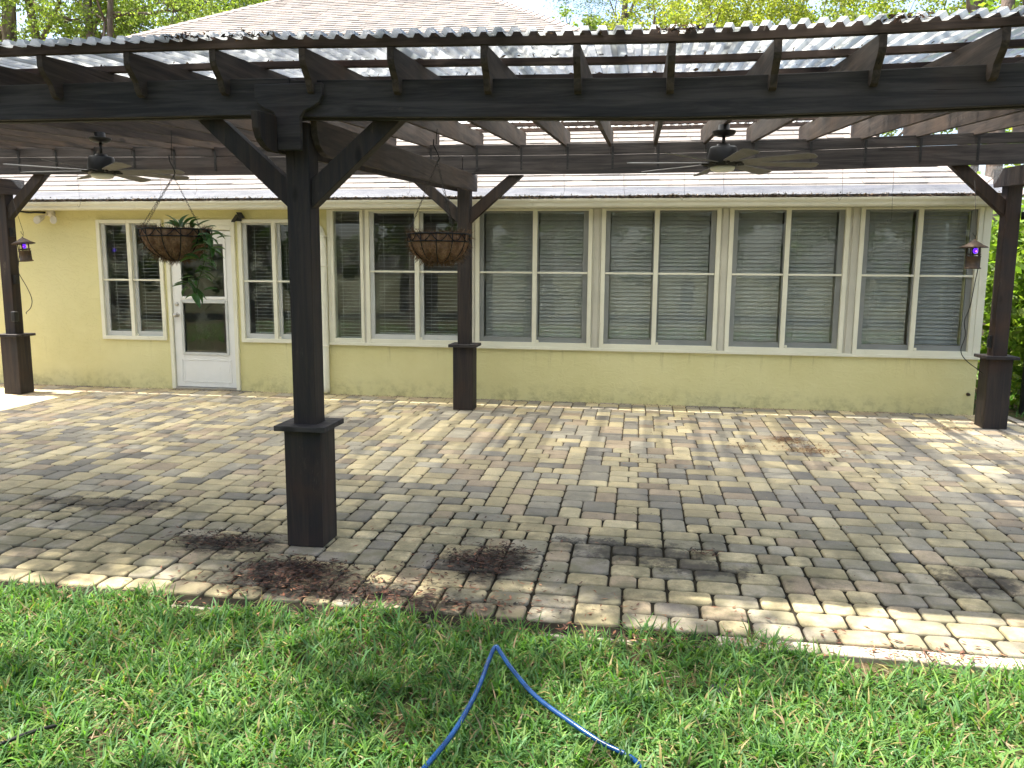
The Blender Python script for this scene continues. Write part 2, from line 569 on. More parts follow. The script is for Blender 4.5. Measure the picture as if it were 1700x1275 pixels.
# the lawn: one sheet to the horizon, falling gently away from the patio
g = MB()
xs = [-300, -60, -20, -10, 4.2, 10, 20, 60, 300]
ys = [-300, -60, -20, -8, 0, YE - .02, 5, YW, 14, 30, 80, 300]
def lz(x, y):
    return gz(min(max(y, -2), YW)) - .035
vs = [(x, y, lz(x, y) - (0.03 if (-10.5 < x < 4.1 and YE < y < YW + .1) else 0)) for y in ys for x in xs]
nx = len(xs)
fs = [(j * nx + i, j * nx + i + 1, (j + 1) * nx + i + 1, (j + 1) * nx + i) for j in range(len(ys) - 1) for i in range(nx - 1)]
g.add(vs, fs)
tagp(g.build('lawn_ground', LAWN), 'brown thatchy soil under the lawn in front of the patio', None, None, 'structure')

# patio bed and pavers
PX0, PX1 = -10.4, 4.08
bedm = MB().add([(PX0, YE, gz(YE) - .014), (PX1, YE, gz(YE) - .014), (PX1, YW + .02, gz(YW) - .014), (PX0, YW + .02, gz(YW) - .014)], [(0, 1, 2, 3)])
patio = bedm.build('patio', BED)
tagp(patio, 'patio of mixed tan and grey pavers under the pergola', None, None, 'structure')
U = .0785
NXc, NYc = int((PX1 - PX0) / U), int((YW + .02 - YE - .10) / U)
grid = np.zeros((NYc, NXc), bool)
stones = []
for r_ in range(NYc):
    c_ = 0
    while c_ < NXc:
        if grid[r_, c_]:
            c_ += 1; continue
        run = 1
        while run < 6 and c_ + run < NXc and not grid[r_, c_ + run]:
            run += 1
        opts = [(3, 2, .44), (2, 2, .45), (2, 3, .08), (3, 3, .03)] if r_ % 2 == 0 else [(3, 3, .5), (2, 3, .5), (3, 2, .04), (2, 2, .04)]
        opts = [(w, h, p) for (w, h, p) in opts if w <= run and (run - w != 1 or run == 6)]
        if not opts:
            opts = [(1, 2, .8), (1, 3, .2)] if run == 1 else [(2, 2, 1)]
        tot = sum(o[2] for o in opts); k = rnd.random() * tot
        for (w, h, p) in opts:
            k -= p
            if k <= 0: break
        h = min(h, NYc - r_)
        grid[r_:r_ + h, c_:c_ + w] = True
        stones.append((c_, r_, w, h))
        c_ += w
def stone_shape(w, h, seed, gap):
    """tumbled paver: rounded outline, three rings, dished top; origin at centre of its top"""
    q = random.Random(seed)
    W, H = w * U - gap, h * U - gap
    cr = (.017 if gap < .01 else .020) + q.random() * .009
    ol = []
    for (sx, sy, a0) in ((1, -1, -90), (1, 1, 0), (-1, 1, 90), (-1, -1, 180)):
        for a in (8, 45, 82):
            ang = R(a0 + a)
            cc = cr * (0.8 + .6 * q.random())
            ol.append((sx * (W / 2 - cc) + cc * math.cos(ang) + q.uniform(-.002, .002), sy * (H / 2 - cc) + cc * math.sin(ang) + q.uniform(-.002, .002)))
    n = len(ol)
    V = []
    for (ins, z) in ((0, -.05), (0.0, -.009), (.0035, -.0025), (.010, 0.0)):
        for (x, y) in ol:
            V.append((x - math.copysign(min(ins, abs(x)), x), y - math.copysign(min(ins, abs(y)), y), z + (q.uniform(-.0008, .0008) if z == 0 else 0)))
    F4 = [(i * n + j, i * n + (j + 1) % n, (i + 1) * n + (j + 1) % n, (i + 1) * n + j) for i in range(3) for j in range(n)]
    top = tuple(3 * n + j for j in range(n))
    return V, F4, top
TAN, TAN2, GREY, CHAR, PINK = (.48, .395, .235), (.53, .445, .275), (.335, .30, .235), (.225, .205, .175), (.38, .295, .205)
def stone_tone(x, y):
    q = rnd.random()
    b = TAN if q < .30 else TAN2 if q < .46 else GREY if q < .68 else CHAR if q < .86 else PINK
    k = 1 + rnd.gauss(0, .09)
    return tuple(max(.02, (c * .86 + mu * .14) * k) for c, mu in zip(b, (.41, .345, .235)))
info = []
camv = Vector((0, 0, 1.577))
for (c_, r_, w, h) in stones:
    x = PX0 + (c_ + w / 2) * U; y = YE + .10 + (r_ + h / 2) * U
    z = gz(y) + rnd.uniform(-.002, .002)
    d = Vector((x, y, z)) - camv
    zz = d.dot(fw); px = 850 + 1321.7 * d.dot(r2) / zz; py = 637.5 - 1321.7 * d.dot(u2) / zz
    inview = -20 < px < 1720 and py < 1300
    size = w * h / zz ** 3 if inview else 0
    # openings for the post bases are left uncut: the bases stand on the paving
    info.append((size, x, y, z, w, h, rnd.randrange(3) + (3 if y < 5.3 + rnd.uniform(-.5, .5) else 0), (rnd.uniform(-.007, .007), rnd.uniform(-.007, .007) - SL), stone_tone(x, y)))
info.sort(key=lambda a: -a[0])
shapes, meshes = {}, {}
def shp(w, h, k):
    if (w, h, k) not in shapes: shapes[(w, h, k)] = stone_shape(w, h, w * 100 + h * 10 + k, .0125 if k > 2 else .0085)
    return shapes[(w, h, k)]
for i, (size, x, y, z, w, h, k, tilt, tone) in enumerate(info[:300]):
    if (w, h, k) not in meshes:
        V, F4, top = shp(w, h, k)
        me = bpy.data.meshes.new('paver')
        me.from_pydata(V, [], F4 + [top])
        me.polygons.foreach_set('use_smooth', [True] * len(me.polygons))
        me.materials.append(PAVER_I)
        meshes[(w, h, k)] = me
    o = bpy.data.objects.new('paver', meshes[(w, h, k)])
    col.objects.link(o)
    o.parent = patio
    o.location = (x, y, z)
    o.rotation_euler = (math.atan(SL) + tilt[0], tilt[0] * .6, rnd.uniform(-.012, .012))
    o.color = (*tone, 1)
VV, FF4, TT = [], [], []
nv = 0
for (size, x, y, z, w, h, k, tilt, tone) in info[300:]:
    V, F4, top = shp(w, h, k)
    A = np.array(V, np.float32)
    ta = tilt[0]
    A[:, 2] += A[:, 1] * (SL + ta) + A[:, 0] * ta * .6
    A += np.array([x, y, z], np.float32)
    VV.append(A); n = len(V)
    f = np.array(F4, np.int32)[12:]          # no buried side ring
    tp = np.array([[top[0], top[j], top[j + 1], top[j + 2]] for j in range(1, 11, 2)], np.int32)
    FF4.append(np.vstack([f, tp]) + nv); nv += n
    TT.append(np.tile(np.array(tone, np.float32), (n, 1)))
npmesh('distant_pavers', np.vstack(VV), np.vstack(FF4), PAVER_S, patio, np.vstack(TT), 'stuff', True)
# concrete edging along the lawn and the right end
for i in range(31):
    x0 = PX0 + i * .47
    o = box('edging_block', CONC, patio, x0, min(x0 + .463, PX1 + .1), YE - .012 + rnd.uniform(-.006, .006), YE + .092, gz(YE) - .10, gz(YE) - (.004 if x0 > .3 else .022) + rnd.uniform(-.004, .004), .008)
for i in range(14):
    y0 = YE + .10 + i * .425
    box('edging_block', CONC, patio, PX1 + .004, PX1 + .10, y0, y0 + .418, gz(y0) - .10, gz(y0) + .002, .008)

# ------------------------------------------------------------------ house
house = thing('house', 'pale yellow stucco house with a shingled hip roof and a long window wall', 'house', (-6.6, YW, 0))
HX0, HX1, HD = -17.0, 3.774, 17.0
ZT = 2.335
WT = .16
openings = [(-6.985, -6.065, .655, 2.175), (-6.0, -5.075, 0.0, 2.10), (-5.02, -4.09, .655, 2.175)]
wallm = MB()
Y0, Y1 = YW, YW + WT
wallm.box(HX0, -6.985, Y0, Y1, -.2, ZT)
wallm.box(-6.985, -6.065, Y0, Y1, -.2, .655).box(-6.985, -6.065, Y0, Y1, 2.175, ZT)
wallm.box(-6.065, -6.0, Y0, Y1, -.2, ZT)
wallm.box(-6.0, -5.075, Y0, Y1, 2.10, ZT)
wallm.box(-5.075, -5.02, Y0, Y1, -.2, ZT)
wallm.box(-5.02, -4.09, Y0, Y1, -.2, .655).box(-5.02, -4.09, Y0, Y1, 2.175, ZT)
wallm.box(-4.09, -3.835, Y0, Y1, -.2, ZT)
wallm.box(-3.835, 3.774, Y0, Y1, -.2, .63)
wallm.box(HX1 - WT, HX1, Y1, YW + HD, -.2, ZT)
wallm.box(HX0, HX0 + WT, Y1, YW + HD, -.2, ZT)
wallm.box(HX0, HX1, YW + HD, YW + HD + WT, -.2, ZT)
wallm.build('wall', STUCCO, house)
MB().box(HX0 + WT, HX1 - WT, Y1, YW + HD, -.1, .02).build('interior_floor', INTER, house)
MB().box(HX0 + WT, HX1 - WT, YW + 3.6, YW + 3.7, .02, 2.6).build('interior_wall', INTER, house)
MB().box(HX0, HX1, Y1 + .0, YW + HD, ZT + .004, ZT + .03).build('ceiling_board', INTER, house)
# sill band below the window wall
box('sill', TRIM, house, -3.84, HX1 + .012, YW - .035, YW + .10, .632, .668, .004)
# corner trim and jambs of the window wall
def sashwin(parent, x0, x1, z0, z1, yf, tl, tr, mat):
    """one glazed half: sash frame, pane, transom bar"""
    m_ = MB()
    t_ = .028
    m_.box(x0, x0 + tl, yf, yf + .03, z0, z1).box(x1 - tr, x1, yf, yf + .03, z0, z1)
    m_.box(x0 + tl, x1 - tr, yf + .001, yf + .029, z0, z0 + .06).box(x0 + tl, x1 - tr, yf + .001, yf + .029, z1 - .02, z1)
    s_ = m_.build('sash', mat, parent, .003)
    return s_
def blind(parent, x0, x1, z0, z1, y, closed):
    m_ = MB()
    pitch = .0445
    z = z1 - .05
    w = .0456 if closed else .048
    tilt = R(66) if closed else R(rnd.uniform(-1, 2.5))
    ca, sa = math.cos(tilt), math.sin(tilt)
    while z > z0 + .03:
        dz = rnd.uniform(-.0015, .0015)
        sgx = rnd.uniform(-.001, .001)
        pts = []
        for u_, b_ in ((-w / 2, 0), (0, .0012), (w / 2, 0)):
            pts.append((y + u_ * ca - b_ * sa, z + dz + u_ * sa + b_ * ca))
        th = .0024
        ol = pts + [(p[0] + th * sa, p[1] - th * ca) for p in pts[::-1]]
        m_.prism(ol, 0, x0 + .006, x1 - .006)
        z -= pitch
    m_.box(x0, x1, y - .02, y + .025, z1 - .035, z1)
    m_.box(x0 + .006, x1 - .006, y - .018, y + .018, z0 + .012, z0 + .026)
    for fx in (.16, .84):
        xx = x0 + (x1 - x0) * fx
        m_.box(xx - .0015, xx + .0015, y - w / 2 * ca - .004, y - w / 2 * ca - .001, z0 + .02, z1 - .03)
    return m_.build('blind', BLINDG if closed else BLINDL, parent, kind='stuff')
def window(x0, x1, z0, z1, ztr, mull, closed, halves=True, mat=TRIM, fw_=.05, top=.045, proud=.022, label=None):
    m_ = MB()
    yf, yb = YW - proud, YW + .09
    m_.box(x0, x0 + fw_, yf, yb, z0, z1).box(x1 - fw_, x1, yf, yb, z0, z1)
    m_.box(x0 + fw_, x1 - fw_, yf, yb, z0, z0 + .05)
    m_.box(x0 + fw_, x1 - fw_, yf, yb, z1 - top, z1)
    if halves:
        m_.box(mull - .026, mull + .026, yf + .004, yb, z0 + .05, z1 - top)
    fr = m_.build('window', mat, house, .004)
    if label: fr['label'] = label
    spans = [(x0 + fw_, mull - .026), (mull + .026, x1 - fw_)] if halves else [(x0 + fw_, x1 - fw_)]
    for k, (a, b) in enumerate(spans):
        ys_ = YW + (.004 if k == 0 else .022)
        if halves:
            tl, tr = (.052, .014) if k == 0 else ((.014, .062) if closed else (.045, .014))
            sashwin(fr, a, b, z0 + .05, z1 - top, ys_, tl, tr, SASHD if closed else SASH)
            MB().box(a + .004, b - .004, YW - .012, YW + .002, ztr - .011, ztr + .011).build('muntin', TRIM, fr, .002)
            if k == 1:
                MB().box(a + .004, a + .03, YW - .016, YW + .003, z0 + .052, z0 + .08).build('latch', TRIM, fr, .002)
            pa, pb, pz0, pz1 = a + tl, b - tr, z0 + .11, z1 - top - .02
        else:
            pa, pb, pz0, pz1 = a, b, z0 + .05, z1 - top
        MB().box(pa, pb, ys_ + .013, ys_ + .017, pz0, pz1).build('pane', GLASS, fr)
        blind(fr, pa + (.025 if not closed and k == 0 else .002), pb - .003, pz0 - .01, pz1 + .03, YW + .108, closed)
    return fr
window(-6.985, -6.065, .640, 2.19, 1.42, -6.535, False, proud=.03)
window(-5.02, -4.09, .640, 2.19, 1.42, -4.545, False, proud=.03)
window(-3.80, -3.372, .668, 2.302, 1.5, -3.6, False, halves=False, fw_=.042, top=.012)
WZ = (.668, 2.304, 1.555)
window(-3.345, -2.035, *WZ, -2.690, False, top=.022)
window(-1.962, -.553, *WZ, -1.238, True, top=.022)
window(-.450, .915, *WZ, .190, True, top=.022)
window(1.005, 2.318, *WZ, 1.655, True, top=.022)
window(2.425, 3.700, *WZ, 3.060, True, top=.022)
for (a, b) in ((-3.372, -3.345), (-2.035, -1.962), (-.553, -.450), (.915, 1.005), (2.318, 2.425)):
    mm = MB().box(a + .002, b - .002, YW - .012, YW + .09, .668, 2.303)
    c_ = (a + b) / 2
    if b - a > .05:
        mm.box(c_ - .028, c_ + .028, YW - .026, YW - .012, .660, 2.302)
    mm.build('mullion_cover', MULL, house, .003)
box('jamb_trim', TRIM, house, -3.838, -3.802, YW - .02, YW + .09, .668, 2.303, .003)
box('corner_trim', TRIM, house, 3.702, HX1 + .006, YW - .024, YW + .09, .668, 2.303, .003)
box('header', TRIM, house, -3.84, HX1, YW - .004, YW + .14, 2.304, 2.36, .003)

# door
dfr = MB().box(-6.02, -5.972, YW - .03, YW + .12, .01, 2.11).box(-5.118, -5.065, YW - .03, YW + .12, .01, 2.11).box(-5.972, -5.118, YW - .03, YW + .12, 2.058, 2.11)
dfr.box(-6.02, -5.065, YW - .026, YW + .005, 2.11, 2.19)
dfr.build('door_frame', TRIM, house, .004)
box('threshold', CHROME, house, -5.972, -5.118, YW - .03, YW + .12, .0, .032, .004)
dm = MB()
dx0, dx1, yd0, yd1 = -5.966, -5.124, YW + .0, YW + .045
dm.box(dx0, -5.845, yd0, yd1, .038, 2.052).box(-5.222, dx1, yd0, yd1, .038, 2.052)
dm.box(-5.845, -5.222, yd0, yd1, 1.90, 2.052).box(-5.845, -5.222, yd0, yd1, 1.150, 1.215).box(-5.845, -5.222, yd0, yd1, .038, .475)
door = dm.build('door', WHITE, house, .003)
def ring(parent, name, mat, x0, x1, z0, z1, w, ya, yb):
    m_ = MB().box(x0, x0 + w, ya, yb, z0, z1).box(x1 - w, x1, ya, yb, z0, z1).box(x0 + w, x1 - w, ya, yb, z0, z0 + w).box(x0 + w, x1 - w, ya, yb, z1 - w, z1)
    return m_.build(name, mat, parent, .003)
ring(door, 'glazing_bead', WHITE, -5.86, -5.205, 1.185, 1.915, .032, YW - .014, YW - .0005)
ring(door, 'glazing_bead', SASH, -5.86, -5.205, .46, 1.165, .034, YW - .014, YW - .0005)
ring(door, 'kick_panel_moulding', WHITE, -5.885, -5.185, .10, .40, .012, YW - .006, YW - .0005)
for (a, b) in ((1.215, 1.90), (.475, 1.150)):
    MB().box(-5.845, -5.222, YW + .018, YW + .023, a, b).build('pane', GLASS, door)
for z in (.35, 1.02, 1.80):
    MB().box(-5.128, -5.116, YW - .008, YW + .0, z - .05, z + .05).build('hinge', CHROME, door, .002)
def knob(name, x, z, r, ball):
    m_ = MB()
    prof = [(r, 0), (r, .012), (r * .5, .016), (r * .45, .035), (r * .95, .045), (r * 1.0, .06), (r * .6, .072), (0.0005, .074)] if ball else [(r, 0), (r, .012), (r * .75, .02), (.0005, .021)]
    m_.lathe(prof, (0, 0, 0), 14)
    m_.warp(lambda a, b, c: (x + a, YW - c, z + b))
    return m_.build(name, CHROME, door)
knob('door_handle', -5.912, .975, .030, True)
knob('deadbolt', -5.912, 1.115, .026, False)

# roof, shingles, gutter, fascia
RS = .60
GY, GZ = 9.30, 2.416
def rz(y):
    return GZ + RS * (y - GY)
LX, RX_ = -17.09, 3.99
RIDGE_Y = 17.92
def lx(y):   # left hip line on the front plane
    return LX + (y - GY) * (-LX - 8.15) / (RIDGE_Y - GY)
def rx(y):
    return RX_ - (y - GY) * (RX_ + 3.78) / (RIDGE_Y - GY)
zr = rz(RIDGE_Y)
YB = 2 * RIDGE_Y - GY
rm = MB()
e = .02
rm.add([(LX, GY, GZ - e), (RX_, GY, GZ - e), (-3.78, RIDGE_Y, zr - e), (-8.15, RIDGE_Y, zr - e), (LX, YB, GZ - e), (RX_, YB, GZ - e)],
       [(0, 1, 2, 3), (1, 5, 2), (5, 4, 3, 2), (4, 0, 3)])
roof = rm.build('roof', SHINGLE, house)
a_ = roof.data.attributes.new('tone', 'FLOAT_COLOR', 'POINT')
for d in a_.data: d.color = (.26, .22, .205, 1)
box('soffit_board', FASCIA, house, HX0, HX1 + .08, 9.388, YW - .002, 2.308, 2.326)
box('fascia_board', FASCIA, house, HX0, HX1 + .09, 9.3855, 9.3875, 2.306, 2.43)
VV, FF, TT = [], [], []
ce = .142
ncourse = int((RIDGE_Y - GY) / (ce * .8575)) + 1
nv = 0
cosr, sinr = .8575, .5145
for i in range(ncourse):
    y0 = GY - .01 + i * ce * cosr
    y1 = min(y0 + ce * cosr, RIDGE_Y)
    xa, xb = lx(y0) , rx(y0)
    x = xa + rnd.uniform(-.3, 0)
    while x < xb:
        w = rnd.uniform(.16, .36)
        a, b = max(x, xa), min(x + w - .004, xb)
        if b - a > .02:
            h0 = .011 + rnd.choice((0, .0, .005)) + rnd.uniform(0, .002)
            a2, b2 = max(a, lx(y1)), min(b, rx(y1))
            if b2 < a2: a2 = b2 = (a2 + b2) / 2
            z0, z1 = rz(y0), rz(y1)
            V = [(a, y0 - sinr * 0, z0 - .002), (b, y0, z0 - .002), (b, y0 - sinr * h0, z0 + cosr * h0), (a, y0 - sinr * h0, z0 + cosr * h0), (b2, y1, z1 + .002), (a2, y1, z1 + .002)]
            VV += V
            FF += [(nv, nv + 1, nv + 2, nv + 3), (nv + 3, nv + 2, nv + 4, nv + 5)]
            nv += 6
            k = rnd.choice(((.235, .215, .197), (.265, .243, .222), (.205, .19, .18), (.245, .218, .198)))
            TT += [k] * 6
        x += w
npmesh('shingles', np.array(VV), np.array(FF), SHINGLE, house, np.array(TT), 'stuff')
def hipcap(p, q, n):
    p, q = Vector(p), Vector(q)
    vs_, fs_ = [], []
    d = (q - p); L = d.length; d.normalize()
    s_ = d.cross(Vector((0, 0, 1))).normalized()
    upv = s_.cross(d)
    if upv.z < 0: upv = -upv
    k = 0
    for i in range(n):
        a = p + d * (L * i / n); b = p + d * (L * (i + 1.15) / n)
        for base, lift in ((a, .022), (b, .008)):
            vs_ += [base - s_ * .13 - Vector((0, 0, .055)) + upv * lift, base + upv * (lift + .012), base + s_ * .13 - Vector((0, 0, .055)) + upv * lift]
        fs_ += [(k, k + 1, k + 4, k + 3), (k + 1, k + 2, k + 5, k + 4)]
        k += 6
    return vs_, fs_
cap = MB()
for p, q in (((LX, GY, GZ), (-8.15, RIDGE_Y, zr)), ((RX_, GY, GZ), (-3.78, RIDGE_Y, zr)), ((-8.15, RIDGE_Y, zr), (-3.78, RIDGE_Y, zr))):
    cap.add(*hipcap(p, q, int((Vector(q) - Vector(p)).length / .2)))
co = cap.build('ridge_caps', SHINGLE, house, kind='stuff')
a_ = co.data.attributes.new('tone', 'FLOAT_COLOR', 'POINT')
for d in a_.data:
    k = rnd.uniform(.9, 1.1); d.color = (.31 * k, .265 * k, .245 * k, 1)
# K-style gutter
gx0, gx1 = -17.0, 3.87
prof = [(9.385, 2.302), (9.300, 2.302), (9.288, 2.320), (9.288, 2.345), (9.268, 2.370), (9.266, 2.393), (9.274, 2.395), (9.275, 2.375), (9.296, 2.347), (9.296, 2.312), (9.381, 2.312), (9.385, 2.395)]
MB().prism(prof, 0, gx0, gx1).build('gutter', FASCIA, house)
FLASH = simple('drip_edge_metal', (.055, .06, .075), (.10, .105, .125), 3, .7, .3, 0, .2, 6, (1, 4, 4), .02)
fl = MB()
fl.add([(gx0 + .1, GY - .022, GZ + .012), (gx1 + .05, GY - .022, GZ + .012), (gx1 + .05, GY + .15, rz(GY + .15) + .032), (gx0 + .1, GY + .15, rz(GY + .15) + .032),
        (gx0 + .1, GY - .022, GZ - .012), (gx1 + .05, GY - .022, GZ - .012)], [(0, 1, 2, 3), (4, 5, 1, 0)])
fl.build('drip_edge', FLASH, house)
# debris lying in the gutter mouth
n = 26000
C = np.column_stack([rng.uniform(-9.5, 3.9, n), 9.272 + np.abs(rng.normal(0, .014, n)), 2.396 + np.abs(rng.normal(0, .016, n))])
keep = rng.random(n) < (.35 + .65 * (np.sin(C[:, 0] * 1.7) * .5 + .5) * (C[:, 0] > -3) + .1)
C = C[keep]
V, F, T = leaves(C, rng.uniform(.014, .045, len(C)), .4, palette(len(C), [(.04, .028, .02), (.07, .045, .03), (.03, .025, .018), (.20, .15, .11), (.10, .06, .04)]))
tagp(npmesh('gutter_debris', V, F, LITTER, None, T, 'stuff'), 'dark rotting leaves and pine needles heaped along the gutter', None)
# downspout
ds = MB()
pts = [(-4.18, YW - .075, 2.16), (-4.06, YW - .06, 2.15), (-3.985, YW - .05, 2.12), (-3.915, YW - .05, 2.06), (-3.888, YW - .05, 1.97), (-3.88, YW - .05, 1.8), (-3.88, YW - .05, .1), (-3.88, YW - .052, .03)]
ds.tube(pts, .044, 12)
dso = ds.build('downspout', FASCIA, house)
for z in (1.98, 1.62, .62):
    MB().tube([(-3.88, YW - .05, z - .012), (-3.88, YW - .05, z + .012)], .0475, 12).build('pipe_band', FASCIA, dso)

# ------------------------------------------------------------------ pergola
per = thing('pergola', 'dark stained timber pergola roofed with clear corrugated plastic, standing over the patio', 'pergola', (-1.97, 6.7, gz(6.7)))
def interp(t, x):
    return float(np.interp(x, [a for a, b in t], [b for a, b in t]))
SF = [(-8.2, .03), (-3.8, .022), (-2.2, .018), (-1.7, .004), (-.7, -.016), (.25, -.038), (1.0, -.030), (1.85, -.012), (3.0, .02), (4.3, .04)]
SR = [(-8.2, .05), (-7, .043), (-4.4, .008), (-1.78, -.015), (-.36, -.022), (1.7, -.010), (3.0, .019), (4.3, .04)]
def sag(x, y):
    t = min(1, max(0, (y - 4.3) / 4.5))
    return interp(SF, x) * (1 - t) + interp(SR, x) * t
def sagw(m_):
    return m_.warp(lambda x, y, z: (x, y, z + sag(x, y)))
RXS = [-7.95, -7.45, -6.95, -6.44, -5.93, -5.42, -4.91, -4.40, -3.90, -3.40, -2.86, -2.345, -1.827, -1.334, -.83, -.348, .13, .642, 1.128, 1.676, 2.209, 2.734, 3.272, 3.80]
XL, XR = -8.06, 4.05
# posts
def post(cx, cy, ztop, label=None):
    zb = gz(cy)
    p_ = box('post', WOODZ, per, cx - .071, cx + .071, cy - .071, cy + .071, zb, ztop, .006)
    m_ = MB()
    hb = .725
    m_.box(cx - .115, cx + .115, cy - .115, cy - .096, zb + .002, zb + hb).box(cx - .115, cx + .115, cy + .096, cy + .115, zb + .002, zb + hb)
    m_.box(cx - .115, cx - .096, cy - .0955, cy + .0955, zb + .002, zb + hb - .001).box(cx + .096, cx + .115, cy - .0955, cy + .0955, zb + .002, zb + hb - .001)
    m_.build('post_base', WOODZ, p_, .003)
    ca = MB()
    ca.box(cx - .16, cx + .16, cy - .16, cy - .073, zb + hb, zb + hb + .032).box(cx - .16, cx + .16, cy + .073, cy + .16, zb + hb, zb + hb + .032)
    ca.box(cx - .16, cx - .073, cy - .0729, cy + .0729, zb + hb + .0005, zb + hb + .0315).box(cx + .073, cx + .16, cy - .0729, cy + .0729, zb + hb + .0005, zb + hb + .0315)
    ca.build('post_cap', WOODX, p_, .003)
    return p_
FYc, RYc = 4.55, 8.93
for cx in (-1.97, 3.72, -7.75):
    post(cx, FYc, 2.41)
for cx in (-1.955, 3.70, -7.755):
    post(cx, RYc, 2.62)
# cross beams, pairs clasping the posts
for cx in (-1.965, 3.71, -7.752):
    for sx in (-1, 1):
        xa = cx + sx * (.0725 + .019); x0, x1 = xa - .019, xa + .019
        y0, y1 = (4.14 if sx < 0 else 4.50), 9.14
        dz = .039
        def zb_(y): return 2.225 + (y - 4.14) * (2.465 - 2.225) / 5.0
        pts = [(y0 + .0, zb_(y0) + .19)]
        pts += [(y0 + .01, zb_(y0) + .10), (y0 + .04, zb_(y0) + .05), (y0 + .10, zb_(y0) + .015), (y0 + .17, zb_(y0))]
        pts += [(y1 - .012, zb_(y1)), (y1, zb_(y1) + .03), (y1 + .012, zb_(y1) + .05), (y1 + .012, zb_(y1) + .185)]
        MB().prism(pts, 0, x0, x1).build('cross_beam', WOODY if sx > 0 else WOODZ, per, .003)
# front and rear beams
for (a, b, dz) in ((XL, -1.972, .006), (-1.966, XR, -.004)):
    m_ = MB().segbox(a, b, 4.41, 4.448, 2.42 + dz, 2.62 + dz, 14, lambda x: sag(x, 4.4))
    m_.build('front_beam', WOODX, per, .004)
    MB().segbox(a + .003, b - .003, 4.452, 4.490, 2.412 + dz, 2.612 + dz, 14, lambda x: sag(x, 4.4)).build('front_beam', WOODX, per, .004)
for (a, b) in ((XL, -1.96), (-1.954, XR)):
    MB().segbox(a, b, 8.82, 8.858, 2.638, 2.836, 14, lambda x: sag(x, 8.8)).build('rear_beam', WOODX, per, .004)
    MB().segbox(a + .003, b - .003, 8.862, 8.90, 2.645, 2.84, 14, lambda x: sag(x, 8.8)).build('rear_beam', WOODX, per, .004)
# rafters
def zbot(y): return 2.93 + (y - 8.85) * .079
RH = .18
for i, x in enumerate(RXS):
    y0, y1 = 4.255, 9.27
    N = 8
    pts = []
    # scalloped front tail
    for (dy, dz) in ((0, RH), (0, .118), (.012, .092), (.045, .055), (.075, .025), (.085, -.005), (.10, -.035), (.13, -.05), (.155, -.03)):
        pts.append((y0 + dy, zbot(y0 + dy) + dz))
    for k in range(N + 1):
        y = y0 + .17 + (y1 - .05 - y0 - .17) * k / N
        pts.append((y, zbot(y)))
    for (dy, dz) in ((-.02, .03), (-.006, .07), (0, .11), (0, RH)):
        pts.append((y1 + dy, zbot(y1 + dy) + dz))
    for k in range(N, 0, -1):
        y = y0 + (y1 - y0) * k / (N + 1)
        pts.append((y, zbot(y) + RH))
    m_ = sagw(MB().prism(pts, 0, x - .019, x + .019))
    ro = m_.build('rafter', WOODY if -6 < x else WOODY, per, .003)
    if -8 < x < 3.9:
        s_ = MB().box(x + .021, x + .045, 8.814, 8.8195, 2.68, 2.92)
        for z in (2.70, 2.74, 2.78):
            s_.box(x + .029, x + .036, 8.810, 8.814, z, z + .008)
        sagw(s_).build('strap', STRAP, ro)
# blocking on the rear beam between rafters
for a, b in zip(RXS[:-1], RXS[1:]):
    dz = rnd.uniform(-.006, .006)
    sagw(MB().box(a + .0005, b - .0005, 8.824, 8.862, 2.842, 2.926).box(a + .0195, b - .0195, 8.824, 8.862, 2.9262, 2.95 + dz)).build('blocking', WOODX, per, .003)
# purlins
for k in range(9):
    y = 4.27 + .61 * k
    z = zbot(y) + RH
    h, w = (.062, .038) if k == 0 else (.038, .045)
    m_ = MB().segbox(XL, XR, y - w / 2, y + w / 2, z + .001, z + .001 + h, 20, lambda x, y=y: sag(x, y))
    m_.build('purlin', WOODP, per, .002)
# roof sheets
def zroof(y): return zbot(y) + RH + .041
sw = .61
npan = int(math.ceil((XR + .06 - (XL - .06)) / sw))
pitch = .088
for i in range(npan):
    xa = XL - .06 + i * sw; xb = xa + sw + .06
    V, F = [], []
    prof = []
    x = xa
    while x < xb - .001:
        prof += [(x, 0), (x + pitch * .30, 0), (x + pitch * .46, .027), (x + pitch * .84, .027)]
        x += pitch
    ys_ = [4.16, 4.9, 5.8, 6.8, 7.8, 8.7, 9.26]
    lift = .0015 * (i % 2)
    off = rnd.uniform(-.012, .012)
    for y in ys_:
        yy = y + (off if y in (ys_[0], ys_[-1]) else 0)
        for (px, pz) in prof:
            V.append((px, yy, zroof(yy) + pz + lift + sag(px, yy) + (.024 if y == ys_[0] else .0)*0))
    n = len(prof)
    F = [(j * n + k, j * n + k + 1, (j + 1) * n + k + 1, (j + 1) * n + k) for j in range(len(ys_) - 1) for k in range(n - 1)]
    npmesh('roof_panel', np.array(V), np.array(F), POLYR if xa > 1.2 else POLY, per)
